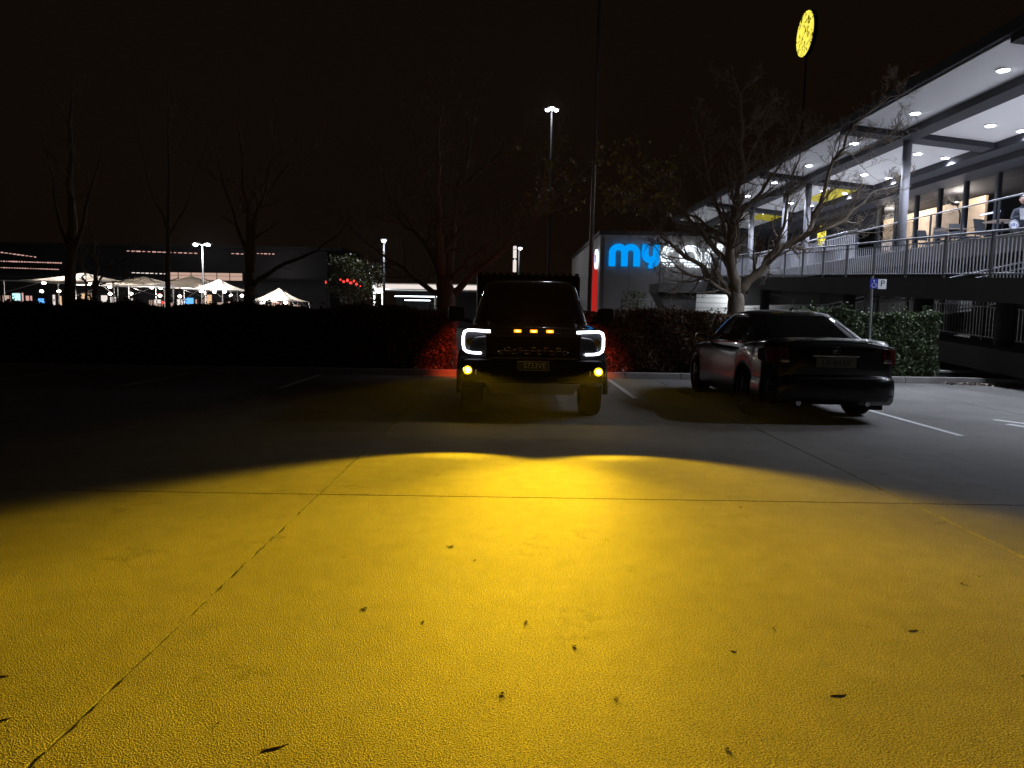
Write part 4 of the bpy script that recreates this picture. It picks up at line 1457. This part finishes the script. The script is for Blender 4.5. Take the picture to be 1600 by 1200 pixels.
# seated person at the right-hand table
def person(loc, rotz):
    t = thing('person', 'person in dark jacket over pale shirt sitting at a terrace table', 'person', loc, rotz)
    J = {'pelvis': (0, 0, .52), 'waist': (0, .03, .70), 'chest': (0, .05, .92), 'neck': (0, .06, 1.10), 'head0': (0, .09, 1.18)}
    vs, es, rads = [], [], []
    def V(p, r):
        vs.append(p); rads.append(r); return len(vs) - 1
    pel = V((0, 0, .52), .15); wa = V((0, .02, .68), .135); chs = V((0, .03, .90), .155); nk = V((0, .05, 1.08), .055); hd = V((0, .08, 1.15), .06)
    es += [(pel, wa), (wa, chs), (chs, nk), (nk, hd)]
    for s in (1, -1):
        sh = V((s * .19, .03, .99), .06); el = V((s * .26, .14, .74), .042); wr = V((s * .15, .38, .78), .028); hn = V((s * .12, .45, .78), .030)
        es += [(chs, sh), (sh, el), (el, wr), (wr, hn)]
        for k in range(4):
            f1 = V((s * (.12 + (.5 - k / 3) * .055), .50, .785), .009); f2 = V((s * (.12 + (.5 - k / 3) * .06), .535 - .008 * abs(k - 1), .772), .008)
            es += [(hn, f1), (f1, f2)]
        th = V((s * .075, .455, .785), .010); th2 = V((s * .062, .49, .778), .009)
        es += [(hn, th), (th, th2)]
        hp = V((s * .10, .05, .50), .10); kn = V((s * .14, .45, .50), .065); an = V((s * .13, .42, .08), .042); ft = V((s * .14, .58, .04), .04)
        es += [(pel, hp), (hp, kn), (kn, an), (an, ft)]
    me = bpy.data.meshes.new('body')
    me.from_pydata(vs, es, [])
    me.materials.append(M['vest'])
    o = link('body', me, t)
    o.modifiers.new('skin', 'SKIN')
    for i, r_ in enumerate(rads):
        me.skin_vertices[0].data[i].radius = (r_, r_)
    me.skin_vertices[0].data[0].use_root = True
    sb_ = o.modifiers.new('sub', 'SUBSURF'); sb_.levels = 1; sb_.render_levels = 1
    hdm = MB().ball((0, .10, 1.27), .098, 14, 1.22)
    hdm.tube([(0, .195, 1.285), (0, .222, 1.25), (0, .195, 1.24)], [.008, .016, .01], 6)
    for s in (1, -1):
        hdm.ball((s * .098, .09, 1.27), .022, 6, 1.4)
    hd_ = hdm.build('head', 'skin', t, True)
    for s in (1, -1):
        MB().ball((s * .035, .188, 1.285), .013, 6, .7).build('eye', 'hair', hd_)
    MB().tube([(-.03, .190, 1.205), (.03, .190, 1.205)], .006, 5).build('mouth', 'taillens', hd_)
    hr = MB().ball((0, .080, 1.305), .108, 12, 1.02)
    hr.v = [(a, min(b, .155) if c_ < 1.33 else b, max(c_, 1.25 if b > .10 else 1.19)) for a, b, c_ in hr.v]
    hr.build('hair', 'hair', hd_, True)
    MB().add([(-.10, .205, 1.03), (.10, .205, 1.03), (.06, .185, .72), (-.06, .185, .72)], [(0, 1, 2, 3)]).build('shirt_front', 'shirt', t)
    return t

pc = at(1597, 345, 20.6)
person((pc.x, 20.6, ZD + .001), R(150))
o = copy_tree(ch0); o['label'] = 'dark terrace chair carrying the seated person'
o.location = (pc.x - .02, 20.64, ZD + .001); o.rotation_euler = (0, 0, R(150))

# ---------------------------------------------------------------- parking sign
c = at(1337, 443, 16.6)
ps = thing('parking_sign', 'accessible parking sign with blue wheelchair square and black P on post', 'sign', (c.x, 15.85, .08))
zc = CAMH + (c.z - CAMH) * 15.85 / 16.6 - .08
xc_ = .0
MB().tube([(.03, 0, 0), (0, 0, zc + .16)], .03, 8).build('post', 'galv', ps)
bl = MB().bevbox(-.06, .11, -.045, -.035, zc - .10, zc + .10, .002).build('blue_plate', 'signblue', ps)
wp = MB().bevbox(.112, .29, -.047, -.037, zc - .11, zc + .10, .002).build('white_plate', 'signwhite', ps)
text_mesh('P', .19, 'signblack', 'lettering', wp, Matrix.Translation((.205, -.049, zc)) @ Matrix.Rotation(math.pi / 2, 4, 'X'), .001)
wc = MB().disc((.02, -.05, zc + .065), .014, 'y', .004, 12)
wc.tube([(.02, -.05, zc + .05), (.025, -.05, zc), (.065, -.05, zc - .005), (.085, -.05, zc - .055)], .007, 5)
wc.tube([(.02 + .045 * math.cos(R(a)), -.05, zc - .035 + .045 * math.sin(R(a))) for a in range(110, 345, 15)], .006, 5)
wc.build('wheelchair_symbol', 'signwhite', bl)


# ================================================================== POLES AND LAMPS
def pole(name, label, cat, base, top, r0, r1, m, group=None):
    t = thing(name, label, cat, base, group=group)
    MB().tube([(0, 0, 0), Vector(top) - Vector(base)], [r0, r1], 10).build('pole', m, t, True)
    return t

b0, t0 = at(919, 470, 19.2), at(939, -60, 19.2)
b0 = Vector((b0.x + .02, 19.2, -.05))
pole('flagpole', 'tall slim grey pole rising from behind the truck out of the frame', 'pole', b0, t0, .062, .045, 'galv')

def street_lamp(label, px, py, Y, heads, power, pm='darksteel'):
    tp = at(px, py, Y)
    t = pole('lamp_post', label, 'lamp post', (tp.x, Y, -.06), (tp.x, Y, tp.z), .10, .06, pm, 'car park lamp posts')
    h = tp.z + .06
    for (dx, dz, rr_) in heads:
        a = MB().bevbox(dx - rr_ * 1.2, dx + rr_ * 1.2, -rr_ * .7, rr_ * .7, h + dz, h + dz + .12, .03).build('lamp_head', 'darksteel', t)
        MB().tube([(0, 0, h - .05), (dx * .8, 0, h + dz + .05)], .03, 6).build('arm', 'galv', a)
        MB().ball((dx, -.1, h + dz - .03), rr_ * .8, 8, .65).build('lens', 'lampwhite', a)
    if power:
        lamp('lamp_glow', 'POINT', (0, -.5, h - .3), power, (.92, .95, 1.0), t, .3)
    return t

street_lamp('twin-headed lamp post left, above the lit shade sails', 316, 382, 62, ((-.52, 0, .26), (.52, 0, .26)), 500, 'galv')
street_lamp('single lamp post beside the small lit evergreen', 600, 376, 47, ((.0, 0, .17),), 420)
street_lamp('lamp post with bright lamp just above the truck roof, left of the tall mast', 811, 388, 60, ((.1, 0, .18),), 120)
street_lamp('very tall mast with a cluster of floodlights', 862, 172, 58, ((-.32, .0, .22), (.0, .12, .24), (.34, 0, .22)), 500, 'darkwall')
c0, c1 = at(804, 425, 60), at(804, 383, 60)
bn = pole('banner_pole', 'white lit banner pole beside the lamp above the truck roof', 'pole', (c0.x, 60, -.06), (c0.x, 60, c1.z), .05, .05, 'galv')
for k in range(2):
    zA = c0.z + .06 + k * (c1.z - c0.z) * .52
    MB().box(-.14, .14, -.09, -.055, zA, zA + (c1.z - c0.z) * .44).build('banner', 'whiteshop', bn)

# ================================================================== FAR LEFT: SHADE SAILS AND SHOPS
sail_spec = [
    (48, 215, 441, 426, 64, 'pale lit shade sail at the far left with a pointed corner'),
    (150, 300, 447, 432, 68, 'pale lit shade sail behind the dark trunks, second from left'),
    (228, 372, 449, 431, 72, 'shade sail left of the twin lamp post with a dark ridge'),
    (300, 384, 453, 436, 60, 'bright white curved shade sail below the twin lamp post'),
    (396, 476, 470, 450, 60, 'shade sail right of the bare tree with the long low branch'),
]
for i, (xa_, xb_, ye, yp, Y, lab) in enumerate(sail_spec):
    A, B, Pk = at(xa_, ye, Y), at(xb_, ye + 6, Y), at((xa_ + xb_) / 2, yp, Y)
    wd = B.x - A.x
    ze, zp = A.z, Pk.z
    cx = (A.x + B.x) / 2
    t = thing('shade_sail', lab, 'shade sail', (cx, Y, -.06), group='shade sails over the far car park')
    n = 12
    dep = wd * .8
    vs, fs = [], []
    for a in range(n + 1):
        for b_ in range(n + 1):
            u, v = -1 + 2 * a / n, -1 + 2 * b_ / n
            rr_ = max(abs(u), abs(v))
            sag = .06 * (1 - (1 - abs(u)) * (1 - abs(v)))
            edge_in = 1 - .06 * (1 - (u * u if abs(v) > abs(u) else v * v))
            z = ze + (zp - ze) * (1 - rr_) ** 1.5 + .06 + (.35 if a == n // 2 and False else 0)
            vs.append((u * wd / 2 * edge_in, v * dep / 2 * edge_in, z))
    for a in range(n):
        for b_ in range(n):
            q = a * (n + 1) + b_
            fs.append((q, q + 1, q + n + 2, q + n + 1))
    sm = MB().add(vs, fs).build('fabric', 'sail', t, True)
    MB().tube([(-wd / 2, -dep / 2, ze + .06), (0, -dep / 2 * .94, ze + .03), (wd / 2, -dep / 2, ze + .06)], .05, 6).build('edge_cable', 'signwhite', t)
    for u in (-1, 1):
        for v in (-1, 1):
            MB().tube([(u * wd / 2 * .97, v * dep / 2 * .97, 0), (u * wd / 2 * .97, v * dep / 2 * .97, ze + .05)], .06, 8).build('post', 'galv', t)
            MB().tube([(u * wd / 2 * .97, v * dep / 2 * .97, ze * .72), (u * wd / 2 * .2, v * dep / 2 * .2, zp - .15)], .04, 6).build('strut', 'darksteel', t)
    for k, u in enumerate((-.45, .4)):
        MB().ball((u * wd / 2, -dep * .3, ze - .05), .17, 8, .7).build('bulb', 'lampwarm', t)
    lamp('sail_light', 'POINT', (-.3, -dep * .15, ze - .5), 480 if i != 3 else 200, (1.0, .90, .82), t, .3)
    if i == 3:
        lamp('sail_light', 'POINT', (0.4, -dep * .55, zp + 2.2), 900, (1.0, .95, .92), t, .3)

# scattered bright ceiling lamps of the walkway under and behind the sails
for i, (px, py) in enumerate(((65, 455), (92, 455), (172, 459), (205, 459), (250, 462), (281, 463), (320, 458), (335, 456), (361, 462), (378, 462), (421, 463), (436, 463))):
    p = at(px, py, 76)
    o = thing('walkway_lamp', ('leftmost', 'second', 'third', 'fourth', 'fifth', 'sixth', 'seventh', 'eighth', 'ninth', 'tenth', 'eleventh', 'rightmost')[i] + ' small bright lamp from the left in the far walkway behind the shade sails', 'lamp', p, group='far walkway lamps')
    MB().ball((0, 0, 0), .19, 8, .8).build('globe', 'lampwarm', o)
    MB().tube([(0, 0, .1), (0, 0, .5)], .02, 5).build('stem', 'darksteel', o)

# shop row
sh = thing('shop_row', 'long dark shopping centre with thin lit eaves behind the shade sails', 'building', (0, 84, -.06))
MB().box(-66, -21, 0, 14, 0, 4.4).build('wall', 'darkwall', sh)
MB().box(-68, -20, -1.5, 14, 4.41, 4.7).build('awning', 'darkwall', sh)
MB().box(-62, -22, 3, 14, 4.71, 8.2).build('upper_wall', 'darkwall', sh)
MB().box(-64, -20, 2, 14, 8.21, 8.5).build('roof', 'darkwall', sh)
rr = random.Random(3)
kinds = ['whiteshop', 'warmshop', 'whiteshop', 'pinkpane', 'pinkpane', 'stringled', 'darksteel']
x = -64.5
while x < -24:
    wd = rr.uniform(.3, 1.0)
    zt = rr.uniform(1.7, 2.8)
    MB().box(x, x + wd, -.06, -.004, rr.uniform(.6, 1.5), zt).build('shop_window', rr.choice(kinds), sh)
    for k in range(rr.choice((1, 2))):
        xx = x + wd * rr.random()
        MB().box(xx, xx + .08, -.14, -.065, .9, zt).build('mullion', 'darksteel', sh)
    x += wd + rr.uniform(.1, .7)
def eave(p, q, Y, n, r_, m='stringled'):
    a, b = at(*p, Y), at(*q, Y)
    for k in range(n):
        c_ = a.lerp(b, (k + .5) / n)
        c_.y -= 84; c_.z += .06
        ww = (b.x - a.x) / n * rr.uniform(.35, .8)
        MB().cbox(c_, ww, .08, r_ * rr.uniform(.6, 1.2)).build('eave_lamp', m, sh)
eave((0, 394), (58, 402), 82, 9, .10)
eave((0, 408), (97, 411), 82.2, 24, .12)
eave((0, 418), (92, 421), 82.2, 22, .09)
eave((196, 392), (310, 396), 85, 14, .12)
eave((360, 396), (382, 397), 85, 3, .10)
eave((400, 396), (430, 397), 85, 5, .10)
eave((205, 426), (262, 428), 83, 8, .10, 'whiteshop')
a, b = at(262, 432, 83), at(382, 433, 83)
for k in range(6):
    xa_, xb_ = a.x + (b.x - a.x) * k / 6, a.x + (b.x - a.x) * (k + 1) / 6
    MB().box(xa_ + .06, xb_ - .06, -1.6, -1.52, a.z - .36 + .06, a.z + .10 + .06).build('clerestory_pane', 'pinkpane', sh)
    MB().box(xa_ + .06, xb_ - .06, -1.6, -1.52, a.z + .14 + .06, a.z + .45 + .06).build('clerestory_pane', 'pinkpane', sh)
for (px, py, wpx, hpx, m, lab) in ((25, 464, 11, 11, 'cyanshop', 'pale cyan lit shop sign at the far left edge'), (64, 470, 8, 7, 'blueshop', 'small blue lit shop sign left of the thick trunk'),
                                   (295, 470, 13, 9, 'blueshop', 'bright blue lit shop sign under the shade sails'), (246, 471, 9, 6, 'whiteshop', 'white glowing shop sign beside the red lights'),
                                   (257, 473, 9, 4, 'redshop', 'red glowing shop sign under the shade sails'), (249, 461, 5, 4, 'redshop', 'tiny red light above the white glowing sign'),
                                   (133, 465, 12, 12, 'warmshop', 'warm glowing shop display between the two dark trunks')):
    p = at(px, py, 79)
    o = thing('shop_sign', lab, 'sign', (p.x, 79, p.z))
    W2, H2 = wpx / F * 79, hpx / F * 79
    MB().bevbox(-W2 / 2, W2 / 2, -.05, .15, -H2 / 2, H2 / 2, .04).build('face', m, o)
    MB().box(-W2 / 2 - .04, W2 / 2 + .04, .155, .3, -H2 / 2 - .04, H2 / 2 + .04).build('case', 'darksteel', o)
    MB().tube([(0, .3, 0), (0, .3, -p.z + -.06)], .06, 6).build('stand', 'darksteel', o)

# pale blank warehouse right of the sails
a, b = at(398, 420, 90), at(480, 478, 90)
wh = thing('warehouse', 'dim pale blank wall of a warehouse behind the small evergreen', 'building', (a.x, 90, -.06))
MB().box(0, b.x - a.x, 0, 10, 0, a.z + .06).build('wall', 'greywall', wh)
MB().box(-.2, b.x - a.x + .2, -.2, 10.2, a.z + .062, a.z + .3).build('roof', 'darksteel', wh)
lamp('yard_light', 'POINT', (5, -6, 5), 160, (1, .88, .84), wh, .3)

# forecourt canopy left of the truck
A, B = at(581, 447, 56), at(752, 452, 56)
fc = thing('forecourt_canopy', 'flat white-edged lit canopy left of the truck behind the bare tree', 'canopy', (A.x, 56, -.06))
wd, hz = B.x - A.x + .4, A.z + .06
MB().box(0, wd, 0, 5, hz - .25, hz + .25).build('roof', 'whitewall', fc)
MB().box(.3, wd, -.06, -.004, hz - .16, hz + .16).build('lit_fascia', 'whiteshop', fc)
for xx in (.1, .75, wd * .55, wd - .2):
    MB().tube([(xx, .4, 0), (xx, .4, hz - .252)], .08, 8).build('post', 'whitewall', fc)
MB().ball((.45, .3, hz - .35), .2, 8).build('corner_lamp', 'lampwhite', fc)
MB().box(1.6, wd * .62, .9, 1.0, hz - .75, hz - .68).build('tube_light', 'tube', fc)
MB().box(2.4, wd * .5, .6, .7, hz - 1.05, hz - .98).build('tube_light', 'tube', fc)
MB().box(1.2, wd, 4.2, 4.4, 0, hz - .255).build('back_wall', 'darkwall', fc)
lamp('canopy_light', 'POINT', (.5, -.3, hz - .6), 160, (.85, .95, 1.0), fc, .2)

# small lit evergreen beside the lamp
c = at(545, 412, 45)
ev = thing('evergreen_tree', 'small leafy evergreen with its top lit by the lamp beside it', 'tree', (c.x, 45, -.06))
MB().tube([(0, 0, 0), (.1, 0, 1.6), (0, 0, 2.6)], [.16, .13, .08], 10).build('trunk', 'bark', ev, True)
lm = MB()
rr = random.Random(21)
for k in range(16):
    a_ = rr.uniform(0, 6.28); q = rr.uniform(.2, 1.7)
    cz = 3.0 + rr.uniform(-1.3, 1.5) - q * .25
    ctr = (q * math.cos(a_), q * math.sin(a_) * .8, cz)
    sub = leaf_cloud(330, (-.7, .7, -.6, .6, -.5, .5), .085, 60 + k, surf=0)
    lm.add([(p[0] + ctr[0], p[1] + ctr[1], p[2] + ctr[2]) for p in sub.v], sub.f)
stuff(lm.build('crown', 'gleaf', ev, raw=True))
for i, (px, py, wpx, hpx) in enumerate(((509, 441, 2, 5), (532, 437, 3, 3), (537, 440, 4, 4), (543, 438, 4, 5), (548, 442, 5, 4), (553, 439, 3, 4), (557, 444, 4, 4), (563, 447, 2, 2))):
    p = at(px, py, 42.5)
    o = thing('red_light', ('leftmost', 'second', 'third', 'fourth', 'fifth', 'sixth', 'seventh', 'rightmost')[i] + ' of the small red lights below the small evergreen, counted from the left', 'light', p, group='red lights by the evergreen')
    MB().ball((0, 0, 0), wpx / F * 42.5 / 2, 7, hpx / wpx).build('lens', 'redshop', o)
    MB().tube([(0, .1, 0), (0, .1, -p.z)], .02, 5).build('stake', 'darksteel', o)

# ================================================================== SMALL THINGS ON THE CONCRETE
bits = [(1309, 1086, 32, 'twig', 'dark forked twig on the concrete at the lower right'), (1425, 985, 22, 'twig', 'dark straight twig on the concrete at the right'),
        (1137, 1171, 12, 'leaf', 'small dark leaf on the concrete near the bottom edge, right of centre'), (785, 1084, 13, 'leaf', 'small curled dark leaf on the concrete at bottom centre'),
        (1503, 912, 14, 'pale', 'pale dry leaf on the concrete at the far right'), (430, 1168, 48, 'twig', 'long thin twig on the concrete near the bottom edge, left'),
        (340, 1131, 8, 'leaf', 'tiny dark leaf above the long twig at the lower left'), (8, 1056, 18, 'twig', 'short twig at the left picture edge, upper one'),
        (10, 1123, 18, 'twig', 'short twig at the left picture edge, lower one'), (570, 951, 14, 'pale', 'pale leaf on the yellow-lit concrete left of centre'),
        (742, 876, 8, 'leaf', 'tiny dark leaf on the yellow-lit concrete at upper centre'), (704, 854, 18, 'pale', 'thin pale straw on the yellow-lit concrete at upper centre'),
        (822, 972, 9, 'leaf', 'tiny leaf on the concrete right at picture centre'), (898, 1010, 10, 'pale', 'small bright leaf on the concrete just right of centre'),
        (1208, 982, 8, 'leaf', 'tiny dark leaf left of the straight twig at the right'), (1530, 900, 8, 'pale', 'tiny pale leaf beside the pale dry leaf at the far right'),
        (538, 871, 9, 'twig', 'tiny twig on the concrete right of the long joint'), (661, 972, 7, 'leaf', 'tiny dark leaf on the concrete right of the pale leaf'),
        (1145, 1017, 12, 'twig', 'faint thin twig on the concrete right of centre'), (1596, 1055, 12, 'twig', 'short twig at the right picture edge'),
        (963, 1091, 9, 'pale', 'small pale leaf on the concrete at lower centre'), (1157, 793, 7, 'leaf', 'tiny dark leaf just below the cross joint at the right')]
rr = random.Random(5)
for (px, py, L_, kind, lab) in bits:
    p = onground(px, py)
    sz = L_ / F * p.y * (.95 if kind == 'twig' else .62)
    a = rr.uniform(-.6, .6)
    if kind == 'twig':
        t = thing('fallen_twig', lab, 'twig', (p.x, p.y, -.001), a)
        h = sz / 2
        MB().tube([(-h, 0, .001), (-h * .3, h * .08, .002), (h * .3, -h * .06, .002), (h, h * .1, .001)], [.0014, .0014, .0012, .0008], 5).build('stalk', 'twig', t)
        MB().tube([(-h * .5, h * .05, .002), (-h * .75, h * .35, .002)], [.0012, .0008], 4).build('side_shoot', 'twig', t)
    else:
        t = thing('fallen_leaf', lab, 'leaf', (p.x, p.y, .0015), a)
        h = sz / 2
        vs = [(-h, 0, -.001), (-h * .3, -h * .45, .002), (h * .5, -h * .35, .002), (h, 0, .0), (h * .5, h * .35, .005), (-h * .3, h * .45, .003), (0, 0, -.001)]
        lf = MB().add(vs, [(0, 1, 6), (1, 2, 6), (2, 3, 6), (3, 4, 6), (4, 5, 6), (5, 0, 6)]).build('blade', 'paleleaf' if kind == 'pale' else 'deadleaf', t)
        MB().tube([(-h, 0, .0), (-h * 1.4, h * .1, .0)], .0015, 4).build('stem', 'twig', t)
lt = MB(); rr = random.Random(8)
for _ in range(900):
    u = rr.random()
    x = 9.3 + u * 3.6 + rr.gauss(0, .15)
    yk = lerp_pts([(9.5, 15.45), (10.1, 15.35), (10.9, 14.85), (11.9, 14.0), (13.2, 12.9)], x)
    y = yk - abs(rr.gauss(0.02, .16))
    s = rr.uniform(.018, .05)
    q = Vector((x, y, .012 + rr.random() * .03))
    a = Vector((rr.gauss(0, .5), rr.gauss(0, .5), 1)).normalized()
    b_ = a.orthogonal().normalized(); b_.rotate(Matrix.Rotation(rr.uniform(0, 6.28), 3, a)); c_ = a.cross(b_)
    o = len(lt.v)
    lt.v += [(q - b_ * s)[:], (q + c_ * s * .6)[:], (q + b_ * s)[:], (q - c_ * s * .6)[:]]
    lt.f.append((o, o + 1, o + 2, o + 3))
o = stuff(lt.build('leaf_litter', 'litter', raw=True))
tag(o, 'drift of dry red and pale leaves against the kerb at the right', 'leaves')

# ================================================================== ADDED HAZE
HAZE = 0.00014  # density of a thin haze added so the lamps get a glow
if HAZE:
    hz_ = MB().box(-117, 117, -7.9, 149, -1.0, 21.0).mesh('haze', 'soil')
    hm = bpy.data.materials.new('glow_haze')
    hm.use_nodes = True
    t = hm.node_tree
    t.nodes.remove(t.nodes['Principled BSDF'])
    pv = t.nodes.new('ShaderNodeVolumePrincipled')
    pv.inputs['Color'].default_value = (.92, .92, .94, 1)
    pv.inputs['Density'].default_value = HAZE
    pv.inputs['Anisotropy'].default_value = 0.35
    t.links.new(pv.outputs[0], t.nodes['Material Output'].inputs['Volume'])
    hz_.materials.clear(); hz_.materials.append(hm)
    stuff(tag(link('haze', hz_), 'thin haze added over the whole car park to make the lamps glow', 'haze'))
